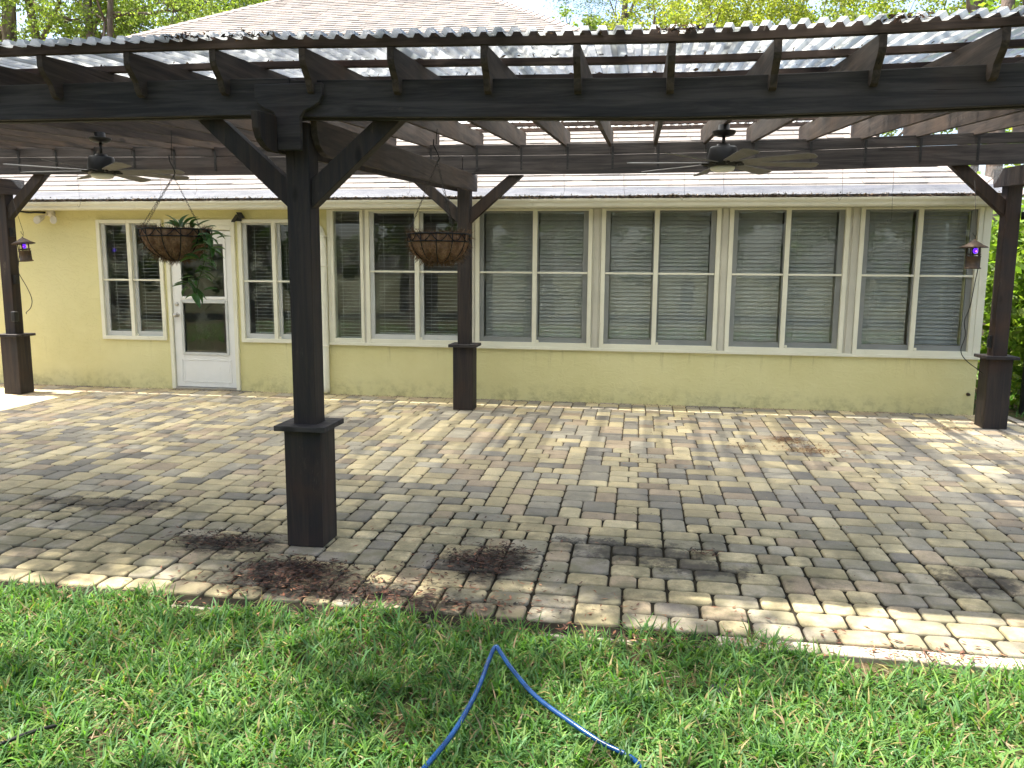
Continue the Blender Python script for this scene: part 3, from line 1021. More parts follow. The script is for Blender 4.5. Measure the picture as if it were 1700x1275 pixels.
# braces
def brace(p0, p1, w, y0, y1):
    """plank from p0 to p1 in the xz plane, ends cut upright and level"""
    (xa, za), (xb, zb2) = p0, p1
    s_ = 1 if xb > xa else -1
    pts = [(xa, za), (xa - s_ * 0, za + w * 1.414), (xb - s_ * w * 1.414, zb2), (xb, zb2)]
    return MB().prism(pts, 1, y0, y1).build('brace', WOODZ, per, .004)
for cx, cy, z0, z1, sides in ((-1.97, FYc, 1.93, 2.425, (-1, 1)), (3.72, FYc, 1.93, 2.425, (-1,)), (-7.75, FYc, 1.93, 2.425, (1,)),
                              (-1.955, RYc, 2.10, 2.636, (-1, 1)), (3.70, RYc, 2.16, 2.65, (-1,)), (-7.755, RYc, 2.15, 2.655, (1,))):
    for sg in sides:
        ln = (z1 - z0)
        hx = .62 if cy < 6 else .64
        brace((cx + sg * .0715, z0), (cx + sg * .0715 + sg * (ln + .06), z1 + sag(cx + sg * .5, cy)), .115, cy - .045, cy + .045)
# curved bolster in front of the beam splice
pts = [(-2.165, 2.60), (-2.165, 2.53), (-2.15, 2.495), (-2.10, 2.465), (-2.06, 2.45), (-2.04, 2.42), (-2.035, 2.24), (-1.90, 2.24), (-1.897, 2.42), (-1.875, 2.45), (-1.83, 2.468), (-1.785, 2.495), (-1.765, 2.535), (-1.765, 2.60)]
MB().prism(pts, 1, 4.37, 4.4085).build('bolster', WOODX, per, .006)
# clear wind sheets from the rear beam down to the gutter
for (a, b) in ((-7.9, -5.65), (-5.64, -3.32), (-3.31, -.98), (-.97, 1.13), (1.14, 2.44), (2.45, 3.83)):
    V = []
    for t_ in (0, .3, .6, .85, 1.0):
        y = 8.905 + (9.285 - 8.905) * t_; z = 2.66 + (2.428 - 2.66) * t_ - .03 * math.sin(math.pi * t_)
        for x in np.linspace(a, b, 7):
            V.append((x, y, z + .006 * math.sin(x * 5)))
    F = [(j * 7 + k, j * 7 + k + 1, (j + 1) * 7 + k + 1, (j + 1) * 7 + k) for j in range(4) for k in range(6)]
    npmesh('clear_sheet', np.array(V), np.array(F), CLEAR, per, smooth=True)

# debris along the roof edge and on the sheets
n = 5200
xx = rng.uniform(-7.9, 4.0, n)
cl = np.sin(xx * 2.3) + np.sin(xx * 5.1 + 1) + np.sin(xx * 11.7) * .8
keep = cl + rng.normal(0, .4, n) > 1.45
xx = xx[keep]; n = len(xx)
yy = 4.165 + np.abs(rng.normal(0, .045, n))
zz = np.array([zroof(b) + sag(a, b) for a, b in zip(xx, yy)]) + .004 + np.abs(rng.normal(0, .013, n))
V, F, T = leaves(np.column_stack([xx, yy, zz]), rng.uniform(.015, .05, n), .3, palette(n, [(.03, .022, .018), (.06, .035, .025), (.11, .055, .035), (.02, .017, .015), (.2, .12, .08)]))
tagp(npmesh('roof_debris', V, F, LITTER, None, T, 'stuff'), 'dark clumps of fallen leaves caught on the corrugated roof edge', None)
n = 2600
xx = rng.uniform(-8, 4, n); cy = rng.integers(0, 9, n)
yy = 4.27 + .61 * cy + rng.normal(.03, .05, n)
zz = np.array([zroof(b) + sag(a, b) for a, b in zip(xx, yy)]) + .006
V, F, T = leaves(np.column_stack([xx, yy.clip(4.22, 9.25), zz]), rng.uniform(.02, .06, n), .4, palette(n, [(.05, .035, .025), (.12, .07, .04)]))
tagp(npmesh('roof_litter', V, F, LITTER, None, T, 'stuff'), 'scattered dry leaves lying on the clear roof sheets', None)

# ------------------------------------------------------------------ ceiling fans
def make_fan(cx, cy, label, rot):
    f = thing('ceiling_fan', label, 'fan', (cx, cy, 2.38), 'ceiling fans under the pergola')
    zt = zbot(cy) + sag(cx, cy)
    MB().lathe([(.05, -.09), (.085, -.075), (.095, -.055), (.095, -.05), (.045, -.045), (.045, -.002), (.04, 0)][::1], (cx, cy, zt), 20).build('ceiling_mount', BRONZE, f)
    MB().tube([(cx, cy, zt - .08), (cx, cy, 2.56)], .013, 10).build('downrod', BRONZE, f)
    MB().lathe([(.0005, 2.415), (.115, 2.415), (.122, 2.44), (.118, 2.50), (.108, 2.555), (.100, 2.568), (.055, 2.570), (.05, 2.59), (.03, 2.592), (.0005, 2.592)], (cx, cy, 0), 28).build('motor', BRONZE, f)
    MB().lathe([(.0005, 2.372), (.06, 2.376), (.088, 2.385), (.096, 2.40), (.096, 2.414), (.0005, 2.4145)], (cx, cy, 0), 24).build('light', LENS, f)
    first = None
    for k in range(8):
        m_ = MB()
        prof = [(.10, .026), (.15, .034), (.40, .048), (.70, .062), (.735, .060), (.765, .030)]
        vs_ = []
        for (r_, hw) in prof:
            for (s_, zz_) in ((-1, .011), (1, -.011)):
                for th in (0, .006):
                    vs_.append((r_, s_ * hw, zz_ * hw / .06 + th - r_ * .012))
        fs_ = []
        for i in range(len(prof) - 1):
            a = i * 4; b = a + 4
            fs_ += [(a, a + 2, b + 2, b), (a + 1, b + 1, b + 3, a + 3), (a, b, b + 1, a + 1), (a + 2, a + 3, b + 3, b + 2)]
        fs_ += [(0, 1, 3, 2), (20, 22, 23, 21)]
        if first is None:
            m_.add(vs_, fs_)
            first = m_.build('blade', BLADE, None)
            first.parent = f
            bl = first
        else:
            bl = cpy(first, f)
        bl.location = (0, 0, .062)
        bl.rotation_euler = (0, 0, R(rot + 45 * k))
    bm_ = MB()
    for k in range(8):
        a = R(rot + 45 * k)
        bm_.tube([(cx + .09 * math.cos(a), cy + .09 * math.sin(a), 2.432), (cx + .17 * math.cos(a), cy + .17 * math.sin(a), 2.437)], .012, 6)
    bm_.build('blade_irons', BRONZE, f, kind='stuff')
    return f
make_fan(-4.84, 6.75, 'dark ceiling fan with pale blades above the door, behind the hanging plant basket', 4)
make_fan(.635, 6.75, 'dark ceiling fan with grey brown blades in front of the closed grey blinds', 10)

# ------------------------------------------------------------------ hanging baskets
def basket(cx, cy, zrim, rad, depth, zapex, ztop, label, shallow, hookx):
    b = thing('hanging_basket', label, 'hanging basket', (cx, cy, zrim - depth), 'coir hanging baskets')
    prof = []
    N = 9
    for i in range(N + 1):
        t_ = i / N
        ang = t_ * math.pi / 2
        r_ = rad * (math.sin(ang) ** (.72 if shallow else 1.0))
        prof.append((max(r_ * .985, .0005), -depth * math.cos(ang) ** (1.0 if not shallow else .9)))
    m_ = MB().lathe(prof + [(rad * .94, .004), (rad * .90, -.02), (rad * .5, -.03), (.0005, -.026)], (cx, cy, zrim), 40)
    q = random.Random(3)
    sd = [q.random() * 6 for _ in range(6)]
    def wob(x, y, z):
        a = math.atan2(y - cy, x - cx)
        k = 1 + .022 * math.sin(9 * a + sd[0] + z * 30) + .014 * math.sin(17 * a + sd[1] - z * 55)
        if shallow and z < zrim - .035: k += .022 * abs(math.sin(4.5 * a)) ** .5
        return (cx + (x - cx) * k, cy + (y - cy) * k, z + .004 * math.sin(7 * a))
    m_.warp(wob).build('coir_liner', COIR, b)
    # loose fibres
    n = 1500
    a = rng.uniform(0, 2 * math.pi, n); t_ = rng.random(n) ** .6 * .95
    ang = (1 - t_) * math.pi / 2
    rr = rad * np.sin(ang) ** (.72 if shallow else 1.0); z = zrim - depth * np.cos(ang)
    top = rng.random(n) < .25
    rr = np.where(top, rad * rng.uniform(.75, 1, n), rr); z = np.where(top, zrim, z)
    fm = []
    P0 = np.column_stack([cx + rr * np.cos(a), cy + rr * np.sin(a), z])
    D = np.column_stack([np.cos(a), np.sin(a), np.where(top, 1.2, -.9) + rng.normal(0, .5, n)]) + rng.normal(0, .45, (n, 3))
    D *= (rng.uniform(.015, .05, n) / np.linalg.norm(D, axis=1))[:, None]
    S = np.cross(D, rng.normal(size=(n, 3))); S *= (.0015 / (np.linalg.norm(S, axis=1) + 1e-9))[:, None]
    V = np.stack([P0 - S, P0 + S, P0 + D + S * .4, P0 + D - S * .4], 1).reshape(-1, 3)
    npmesh('coir_fibres', V, np.arange(n * 4).reshape(n, 4), COIRF, b, None, 'stuff')
    w = MB()
    def circ(r_, z_, th):
        w.tube([(cx + r_ * math.cos(2 * math.pi * k / 28), cy + r_ * math.sin(2 * math.pi * k / 28), z_) for k in range(29)], th, 6, cap=False)
    circ(rad * 1.02, zrim, .005); circ(rad * 1.0, zrim - .045, .004)
    for k in range(12):
        a = 2 * math.pi * (k + .3) / 12
        pp = []
        for i in range(8):
            ang2 = math.pi / 2 * (1 - i / 8)
            rr_ = rad * 1.025 * math.sin(ang2) ** (.72 if shallow else 1.0)
            pp.append((cx + rr_ * math.cos(a), cy + rr_ * math.sin(a), zrim - depth * 1.02 * math.cos(ang2)))
        w.tube(pp, .0032, 5)
    for k in range(12):
        a0 = 2 * math.pi * k / 12
        pp = [(cx + rad * 1.02 * math.cos(a0 + j * math.pi / 30), cy + rad * 1.02 * math.sin(a0 + j * math.pi / 30), zrim - .045 * abs(math.sin(j * math.pi / 5))) for j in range(6)]
        w.tube(pp, .003, 5)
    w.build('wire_frame', WIRE, b)
    # chains
    for k in range(3):
        a = R(200 if k == 0 else 245 if k == 1 else 345) if not shallow else R(190 + 120 * k)
        p0 = Vector((cx + rad * math.cos(a), cy + rad * math.sin(a), zrim)); p1 = Vector((hookx, cy, zapex))
        ch = MB()
        L = (p1 - p0).length; nl = int(L / .016)
        d = (p1 - p0).normalized(); s1 = d.cross(Vector((0, 1, 0))).normalized(); s2 = d.cross(s1)
        for i in range(nl):
            c0 = p0 + d * (L * i / nl); c1 = p0 + d * (L * (i + 1.15) / nl)
            s_ = (s1 if i % 2 else s2) * .0045
            ch.tube([c0, c0 + (c1 - c0) * .2 + s_, c0 + (c1 - c0) * .8 + s_, c1, c0 + (c1 - c0) * .8 - s_, c0 + (c1 - c0) * .2 - s_, c0], .0014, 4, cap=False)
        ch.build('chain', CHAIN, b, kind='stuff')
    hk = MB().tube([(hookx, cy, ztop), (hookx - .004, cy, zapex + .16), (hookx - .006, cy, zapex + .10)], .0022, 6)
    hk.tube([(hookx - .022, cy, zapex + .13), (hookx - .024, cy, zapex + .10), (hookx - .012, cy, zapex + .075), (hookx + .002, cy, zapex + .05), (hookx + .012, cy, zapex + .02), (hookx, cy, zapex - .004)], .004, 6)
    hk.build('hook', WIRE, b)
    MB().lathe([(.0005, -.018), (rad * .88, -.022)], (cx, cy, zrim), 24).build('soil', SOIL, b)
    return b
CY = 4.75
basket(-2.918, CY, 1.818, .212, .192, 2.150, 2.43 + sag(-2.9, 4.5) - .02, 'coir hanging basket with a leafy trailing plant growing in it', False, -2.914)
basket(-1.199, CY, 1.790, .185, .165, 2.215, 2.43 + sag(-1.2, 4.5) - .02, 'coir hanging basket of dry twigs beside the middle rear post', True, -1.206)
# dry twigs in the second basket
tw = MB()
for k in range(26):
    a = rnd.uniform(0, 6.28); r_ = rnd.uniform(0, .14)
    p = Vector((-1.199 + r_ * math.cos(a), CY + r_ * math.sin(a), 1.772))
    d = Vector((rnd.gauss(0, .8), rnd.gauss(0, .8), rnd.uniform(.2, .9))).normalized() * rnd.uniform(.03, .085)
    tw.tube([p, p + d * .5, p + d + Vector((0, 0, -.008))], .0013, 4)
tagp(tw.build('dry_twigs', simple('dry_twig', (.2, .16, .12), (.42, .36, .28), 40, .9, .1, 0, 0), None, 0), 'dry broken twigs and dead roots sticking out of the bare coir basket', 'dead plant')

# trailing plant
plant = thing('trailing_plant', 'dark green trailing plant spilling from the coir basket in front of the door', 'plant', (-2.86, CY, 1.80))
def leafmesh(L, W, cup, curl):
    vs_, fs_ = [], []
    N = 6
    for i in range(N + 1):
        t_ = i / N
        w = W * math.sin(math.pi * min(1, t_ * .96 + .03)) ** .8 * (1 - .25 * t_)
        z = curl * L * (t_ - t_ * t_ * 1.5)
        vs_ += [(L * t_, -w / 2, z + cup * w), (L * t_, 0, z), (L * t_, w / 2, z + cup * w)]
    for i in range(N):
        a = i * 3
        fs_ += [(a, a + 1, a + 4, a + 3), (a + 1, a + 2, a + 5, a + 4)]
    me = bpy.data.meshes.new('leaf')
    me.from_pydata(vs_, [], fs_)
    me.polygons.foreach_set('use_smooth', [True] * len(me.polygons))
    at = me.attributes.new('tone', 'FLOAT_COLOR', 'POINT')
    return me
PLANTLEAF = None
def plantmat():
    t = NT('plant_leaf')
    c = t.mix(1.0, t.n('ObjectInfo').outputs['Color'], t.mix(t.ramp(t.noise(t.pos(), 60, 3), .3, .7), (.8, .85, .8), (1.15, 1.1, 1.1)), 'MULTIPLY')
    pr = t.bsdf(c, .38, .45)
    tl = t.n('BsdfTranslucent'); t.l(c, tl.inputs[0])
    mx = t.n('MixShader'); mx.inputs[0].default_value = .3
    t.l(pr, mx.inputs[1]); t.l(tl.outputs[0], mx.inputs[2])
    return t.done(mx.outputs[0])
PLM = plantmat()
lms = [leafmesh(.115, .046, .25, .35), leafmesh(.095, .042, .2, .15), leafmesh(.075, .036, .25, .5)]
for me in lms: me.materials.append(PLM)
def pleaf(x, z, az, pitch_, k, light=0, y=CY):
    o = bpy.data.objects.new('leaf', lms[k]); col.objects.link(o); o.parent = plant
    o.location = Vector((x, y + rnd.uniform(-.03, .03), z)) - plant.location
    o.rotation_euler = (rnd.uniform(-.5, .5), R(-pitch_), R(az))
    g_ = (.07, .155, .035) if not light else (.16, .25, .05)
    s_ = rnd.uniform(.75, 1.3)
    o.color = (g_[0] * s_, g_[1] * s_, g_[2] * s_, 1)
    o.scale = (rnd.uniform(.85, 1.1),) * 3
for (x, z, az, pi_, k) in ((-2.90, 1.83, 175, 20, 0), (-2.90, 1.83, 165, 50, 0), (-2.87, 1.83, 60, 62, 0), (-2.86, 1.83, 20, 45, 0), (-2.84, 1.83, 10, 20, 1), (-2.86, 1.82, 200, 35, 1), (-2.88, 1.83, 260, 30, 1),
                           (-2.82, 1.83, 300, 25, 1), (-2.80, 1.835, 340, 35, 0), (-2.77, 1.84, 20, 30, 1), (-2.75, 1.835, 200, 20, 2), (-2.73, 1.83, 350, 10, 1), (-2.71, 1.81, 5, -15, 0), (-2.70, 1.80, 330, -55, 0), (-2.68, 1.775, 350, -40, 1),
                           (-2.655, 1.765, 10, 12, 1), (-2.66, 1.765, 260, -65, 2), (-2.86, 1.83, 130, 35, 1), (-2.79, 1.83, 240, 30, 2)):
    pleaf(x, z, az, pi_, k)
for k in range(46):
    t_ = k / 45
    x = -2.69 + .05 * math.sin(t_ * 5) - .07 * t_; z = 1.79 - t_ * .36 + rnd.uniform(-.02, .02)
    az = rnd.choice((0, 180)) + rnd.gauss(0, 45)
    pleaf(x + rnd.gauss(0, .022), z, az, rnd.gauss(-12, 22), rnd.choice((0, 0, 1, 1, 2)), 1 if k in (8, 20) else 0, CY - .06)
for (x, z, az, pi_, k) in ((-2.77, 1.395, 180, 5, 2), (-2.77, 1.39, 0, 5, 2)):
    pleaf(x, z, az, pi_, k, 0, CY - .06)
sm_ = MB().tube([(-2.80, CY - .03, 1.80), (-2.70, CY - .08, 1.815), (-2.672, CY - .08, 1.75), (-2.69, CY - .07, 1.62), (-2.74, CY - .06, 1.50), (-2.772, CY - .06, 1.39)], .0032, 6)
sm_.tube([(-2.78, CY - .02, 1.80), (-2.72, CY - .07, 1.81), (-2.65, CY - .07, 1.70), (-2.64, CY - .07, 1.60)], .003, 6)
sm_.tube([(-2.87, CY, 1.78), (-2.86, CY, 1.85)], .004, 6)
sm_.build('stem', simple('plant_stem', (.05, .09, .025), (.09, .10, .04), 30, .6, .3, 0, 0), plant)

# ------------------------------------------------------------------ lanterns (insect traps)
def trap(cx, cy, zr, label, tilt, ztop, hx):
    t = thing('insect_lantern', label, 'lantern', (cx, cy, zr - .215), 'violet insect lanterns by the rear posts')
    def W(m_):
        ct, st = math.cos(tilt), math.sin(tilt)
        return m_.warp(lambda x, y, z: (cx + (x - cx) * ct - (z - zr) * st, y, zr + (x - cx) * st + (z - zr) * ct))
    W(MB().lathe([(.128, -.004), (.130, .0), (.08, .026), (.045, .05), (.012, .07), (.006, .082), (.0005, .083)], (cx, cy, zr), 24)).build('lantern_roof', RUST, t)
    W(MB().lathe([(.078, -.215), (.078, -.205), (.066, -.20), (.066, -.10), (.070, -.098), (.070, -.088), (.0005, -.086)], (cx, cy, zr), 20)).build('catch_basket', RUST, t)
    m_ = MB()
    for k in range(5):
        a = 2 * math.pi * (k + .1) / 5
        m_.tube([(cx + .06 * math.cos(a), cy + .06 * math.sin(a), zr - .095), (cx + .062 * math.cos(a), cy + .062 * math.sin(a), zr + .002)], .006, 6)
    m_.lathe([(.064, -.075), (.068, -.073), (.068, -.066), (.064, -.064)], (cx, cy, zr), 18)
    W(m_).build('cage', RUST, t)
    W(MB().lathe([(.0005, -.062), (.016, -.056), (.022, -.04), (.02, -.024), (.012, -.012), (.0005, -.010)], (cx + .012, cy - .01, zr), 14)).build('bulb', UV, t)
    W(MB().lathe([(.0005, -.05), (.007, -.044), (.007, -.036), (.0005, -.03)], (cx + .012, cy - .034, zr), 10)).build('filament', UVCORE, t)
    W(MB().lathe([(.0005, -.012), (.016, -.012), (.016, .004), (.0005, .004)], (cx + .012, cy - .01, zr), 12)).build('lamp_holder', BLACK, t)
    hk = MB().tube([(cx, cy, zr + .078), (cx + .008, cy, zr + .10), (cx - .008, cy, zr + .115), (cx - .02, cy, zr + .13), (cx - .022, cy, zr + .145)], .0028, 6)
    hk.tube([(cx + .004, cy, zr + .10), (cx + .012, cy, zr + .13), (hx, cy + .02, ztop)], .0022, 6)
    hk.build('hanger', WIRE, t)
    return t
trap(3.320, 8.75, 1.845, 'rusty lantern with a violet bulb hanging before the rightmost window', 0, 2.50, 3.28)
trap(-7.385, 8.75, 1.858, 'rusty lantern with a violet bulb, tilted, hanging before the yellow wall', R(6), 2.38, -7.50)

def cable(name, pts, r_, mat, label, cat, group=None, n=7):
    P = [Vector(p) for p in pts]
    out = []
    for i in range(len(P) - 1):
        p0, p1, p2, p3 = P[max(i - 1, 0)], P[i], P[i + 1], P[min(i + 2, len(P) - 1)]
        for k in range(5):
            t_ = k / 5
            out.append(.5 * ((2 * p1) + (-p0 + p2) * t_ + (2 * p0 - 5 * p1 + 4 * p2 - p3) * t_ ** 2 + (-p0 + 3 * p1 - 3 * p2 + p3) * t_ ** 3))
    out.append(P[-1])
    o = MB().tube(out, r_, n).build(name, mat)
    return tagp(o, label, cat, group)
cable('extension_cord', [(3.385, 8.76, 1.84), (3.385, 8.76, 1.70), (3.37, 8.78, 1.5), (3.35, 8.8, 1.25), (3.31, 8.8, 1.10), (3.33, 8.8, .95), (3.30, 8.8, .80), (3.36, 8.82, .70), (3.50, 8.86, .60), (3.58, 8.90, .55)], .0045, CORD, 'black cord dangling from the right lantern to the post base', 'cord')
cable('extension_cord', [(-7.44, 8.76, 1.85), (-7.50, 8.78, 1.60), (-7.52, 8.8, 1.50), (-7.42, 8.8, 1.32), (-7.37, 8.8, 1.18), (-7.395, 8.8, 1.08), (-7.47, 8.81, 1.02), (-7.50, 8.85, 1.00)], .0045, CORD, 'black cord looping from the left lantern to the adaptor', 'cord')
# adaptor and socket boxes on the left rear post
ad = thing('power_adaptor', 'black power adaptor plugged in low on the left rear post', 'adaptor', (-7.655, 8.84, .93))
MB().box(-7.683, -7.625, 8.80, 8.87, .90, 1.03).build('adaptor_body', BLACK, ad, .012)
MB().tube([(-7.65, 8.83, .90), (-7.645, 8.83, .87), (-7.63, 8.83, .865), (-7.625, 8.83, .885), (-7.63, 8.83, .90)], .004, 6).build('plug_lead', CORD, ad)
for (z, l_) in ((2.0, 'upper small black box screwed to the left rear post'), (1.42, 'lower small black box screwed to the left rear post')):
    bx = MB().box(-7.683, -7.650, 8.885, 8.955, z - .055, z + .055).box(-7.650, -7.645, 8.90, 8.94, z - .03, z + .03)
    tagp(bx.build('junction_box', BLACK, None, .004), l_, 'electrical box', 'small black boxes on the left rear post')
bx = MB().box(3.60, 3.628, 8.89, 8.95, .82, .95).box(3.594, 3.60, 8.90, 8.94, .85, .92)
tagp(bx.build('junction_box', BLACK, None, .004), 'small black box on the side of the right rear post', 'electrical box')
sp_ = thing('spotlight', 'small black spotlight on the outer side of the right rear post', 'spotlight', (3.79, 8.80, 2.16))
MB().box(3.772, 3.79, 8.78, 8.86, 2.12, 2.20).build('bracket', BLACK, sp_, .003)
MB().tube([(3.79, 8.82, 2.16), (3.85, 8.80, 2.20)], .014, 8).build('arm', BLACK, sp_)
MB().lathe([(.02, 0), (.04, .03), (.045, .09), (.038, .092), (.0005, .088)], (0, 0, 0), 14).warp(lambda x, y, z: (3.85 + x, 8.80 - z, 2.2 + y)).build('lamp_head', BLACK, sp_)

# wall lamps
fl_ = thing('floodlight', 'weathered white twin-head floodlight under the eave above the yellow wall', 'floodlight', (-7.63, YW - .05, 2.25))
MB().lathe([(.0005, 0), (.06, 0), (.06, .02), (.045, .035), (.0005, .036)], (0, 0, 0), 18).warp(lambda x, y, z: (-7.63 + x, YW - z, 2.275 + y * .8)).build('mount_plate', FLOODW, fl_)
for (sx, hx, hz) in ((-1, -7.735, 2.205), (1, -7.54, 2.205)):
    MB().tube([(-7.63 + sx * .03, YW - .03, 2.262), (hx, YW - .07, hz + .02)], .012, 8).build('swivel_arm', FLOODW, fl_)
    MB().lathe([(.018, -.05), (.036, -.03), (.05, .03), (.052, .05), (.044, .052), (.0005, .046)], (0, 0, 0), 16).warp(lambda x, y, z: (hx + x + sx * z * .45, YW - .08 - z * .7, hz - z * .45 + y)).build('lamp_head', FLOODW, fl_)
cable('conduit', [(-8.1, YW - .02, 2.305), (-7.95, YW - .02, 2.285), (-7.85, YW - .02, 2.288), (-7.70, YW - .03, 2.283)], .012, CORD, 'black conduit running along the eave to the floodlight', 'conduit')
so = thing('solar_light', 'small black solar light clipped on top of the window right of the door', 'lamp', (-4.98, YW - .03, 2.19))
MB().box(-5.03, -4.95, YW - .075, YW - .032, 2.165, 2.215).build('lamp_body', BLACK, so, .008)
MB().add([(-5.05, YW - .12, 2.15), (-4.99, YW - .13, 2.15), (-4.97, YW - .05, 2.235), (-5.03, YW - .04, 2.235), (-5.05, YW - .115, 2.165), (-4.99, YW - .125, 2.165), (-4.97, YW - .045, 2.25), (-5.03, YW - .035, 2.25)],
         [(0, 1, 2, 3), (4, 5, 6, 7), (0, 1, 5, 4), (1, 2, 6, 5), (2, 3, 7, 6), (3, 0, 4, 7)]).build('solar_panel', BLACK, so)
MB().box(-4.965, -4.90, YW - .07, YW - .035, 2.20, 2.275).warp(lambda x, y, z: (x + (z - 2.2) * -.6, y, z)).build('lamp_wing', BLACK, so, .006)
tagp(MB().lathe([(.0005, 0), (.02, 0), (.018, .02), (.012, .03), (.012, .05), (.0005, .051)], (0, 0, 0), 10).warp(lambda x, y, z: (3.70 + x, YW - z, .236 + y)).build('hose_bib', RUST), 'small rusty pipe stub low on the wall near the right corner', 'pipe stub')

# thin wires hanging behind the rear beam
WHERE = ('above the twin-head floodlight', 'above the front door', 'right of the left basket chains', 'left of the middle rear post',
         'above the first closed blinds', 'above the second closed window, at its left end', 'above the second closed window, at its middle', 'above the second closed window, at its right end',
         'above the third closed window', 'over the rightmost window, longest of all')
for k, (px_, z0, z1) in enumerate(((-6.73, 2.64, 2.30), (-5.65, 2.64, 2.45), (-5.2, 2.63, 2.44), (-2.6, 2.62, 2.42), (-.85, 2.61, 2.40), (-.2, 2.61, 2.36), (.44, 2.61, 2.34), (.85, 2.62, 2.38), (2.05, 2.63, 2.33), (2.55, 2.64, 2.10))):
    cable('hanging_wire', [(px_, 8.915, z0 + .15), (px_ + .01, 8.92, (z0 + z1) / 2), (px_ + .015, 8.922, z1 + .05), (px_ - .01, 8.922, z1), (px_ - .025, 8.922, z1 + .03)], .0016, CORD, 'thin dark wire on the rear beam ' + WHERE[k], 'wire', 'thin wires hanging from the rear beam', 4)

# ------------------------------------------------------------------ lawn, hose, leaf litter
def grass(n, x0, x1, y0, y1, lmin, lmax, wid, seedbare=True, segs=3, name='grass', label=None):
    x = rng.uniform(x0, x1, n); y = rng.uniform(y0, y1, n)
    # tufts: gather around runners
    nt = max(10, n // 7)
    tx = rng.uniform(x0, x1, nt); ty = rng.uniform(y0, y1, nt)
    idx = rng.integers(0, nt, n)
    g_ = rng.random(n) < .8
    x = np.where(g_, tx[idx] + rng.normal(0, .012, n), x); y = np.where(g_, ty[idx] + rng.normal(0, .012, n), y)
    if seedbare:
        bare = (np.sin(x * 5.1 + 1.3 * np.sin(y * 4.3)) + np.sin(y * 7.7 + 2.1 * np.sin(x * 3.1)) + .8 * np.sin(x * 13.3 + y * 9.1)) 
        keep = rng.random(n) < np.where(bare > 1.15, .35, 1.0)
        edge = YE + np.where(x > .7, -.02, .045) + .05 * np.sin(x * 4.1) + .04 * np.sin(x * 9.7 + 1) + .02 * np.sin(x * 23)
        keep &= (y < edge - .03)
        x, y = x[keep], y[keep]; n = len(x)
    z = np.array([lz(a, b) for a, b in zip(x, y)]) - .004
    L = rng.uniform(lmin, lmax, n); az = rng.uniform(0, 2 * np.pi, n)
    lean = rng.uniform(.15, 1.0, n); bend = rng.uniform(.3, 1.3, n)
    dx, dy = np.cos(az), np.sin(az)
    W = wid * rng.uniform(.7, 1.25, n)
    tw = rng.normal(0, .5, n)
    sx, sy = -np.sin(az + tw), np.cos(az + tw)
    V = np.empty((n, 2 * (segs + 1), 3), np.float32)
    ang = lean.copy(); px, py, pz = x.copy(), y.copy(), z.copy()
    for i in range(segs + 1):
        t_ = i / segs
        w = W * (1 - .15 * t_ - .8 * (t_ ** 4)) * .5
        V[:, 2 * i, 0] = px - sx * w; V[:, 2 * i, 1] = py - sy * w; V[:, 2 * i, 2] = pz
        V[:, 2 * i + 1, 0] = px + sx * w; V[:, 2 * i + 1, 1] = py + sy * w; V[:, 2 * i + 1, 2] = pz
        st = L / segs
        px = px + dx * np.sin(ang) * st; py = py + dy * np.sin(ang) * st; pz = pz + np.cos(ang) * st
        ang = ang + bend / segs * 1.4
        pz = np.maximum(pz, z + .006)
    base = (np.arange(n) * 2 * (segs + 1))[:, None]
    F = np.concatenate([base + np.array([[2 * i, 2 * i + 1, 2 * i + 3, 2 * i + 2]]) for i in range(segs)], 1).reshape(-1, 4)
    T = palette(n, [(.09, .20, .042), (.12, .235, .05), (.07, .165, .038), (.16, .26, .062), (.095, .205, .075)], .22)
    dry = rng.random(n) < .08
    T[dry] = palette(int(dry.sum()), [(.32, .26, .12), (.24, .20, .08), (.30, .22, .14)], .15)
    o = npmesh(name, V.reshape(-1, 3), F, GRASS, None, np.repeat(T, 2 * (segs + 1), 0), 'stuff', True)
    return tagp(o, label, None)
grass(100000, -4.6, 3.0, 1.5, YE + .10, .055, .15, .0096, label='coarse green lawn grass growing up to the patio edge')
grass(16000, -14, 9, -7, 1.5, .08, .16, .02, False, 2, 'rear_lawn_grass', 'coarse green lawn grass away from the patio')
grass(6000, 4.25, 10, 3.5, 16, .08, .18, .02, False, 2, 'side_lawn_grass', 'green grass beside the patio by the shrubs')
# dead runners and thatch between the blades
n = 12000
C = np.column_stack([rng.uniform(-4, 2.6, n), rng.uniform(1.7, YE - .03, n), np.zeros(n)])
C[:, 2] = [lz(a, b) + .012 for a, b in C[:, :2]]
C[:, 2] += rng.uniform(0, .02, n)
V, F, T = leaves(C, rng.uniform(.03, .09, n), .09, palette(n, [(.34, .27, .16), (.25, .18, .10), (.17, .11, .065), (.40, .34, .22)]))
tagp(npmesh('thatch', V, F, LITTER, None, T, 'stuff'), 'straw coloured dead runners lying between the grass blades', None)

cable('garden_hose', [(-.72, 2.20, -.10), (-.669, 2.413, -.094), (-.615, 2.633, -.085), (-.585, 2.90, -.072), (-.580, 3.10, -.055), (-.572, 3.19, -.040), (-.562, 3.205, -.036), (-.548, 3.185, -.040), (-.472, 3.06, -.055), (-.35, 2.897, -.075), (-.198, 2.769, -.095), (-.082, 2.693, -.115), (.02, 2.645, -.128), (.07, 2.62, -.165), (.11, 2.60, -.2)],
      .0098, HOSE, 'blue garden hose with a sharp kink lying in the grass', 'hose', n=12)
cable('irrigation_tube', [(-2.6, 2.15, -.16), (-2.32, 2.25, -.135), (-2.222, 2.337, -.125), (-2.178, 2.41, -.125), (-2.14, 2.50, -.145), (-2.1, 2.6, -.18)], .0075, CORD, 'thin black tube poking out of the grass at lower left', 'tube')

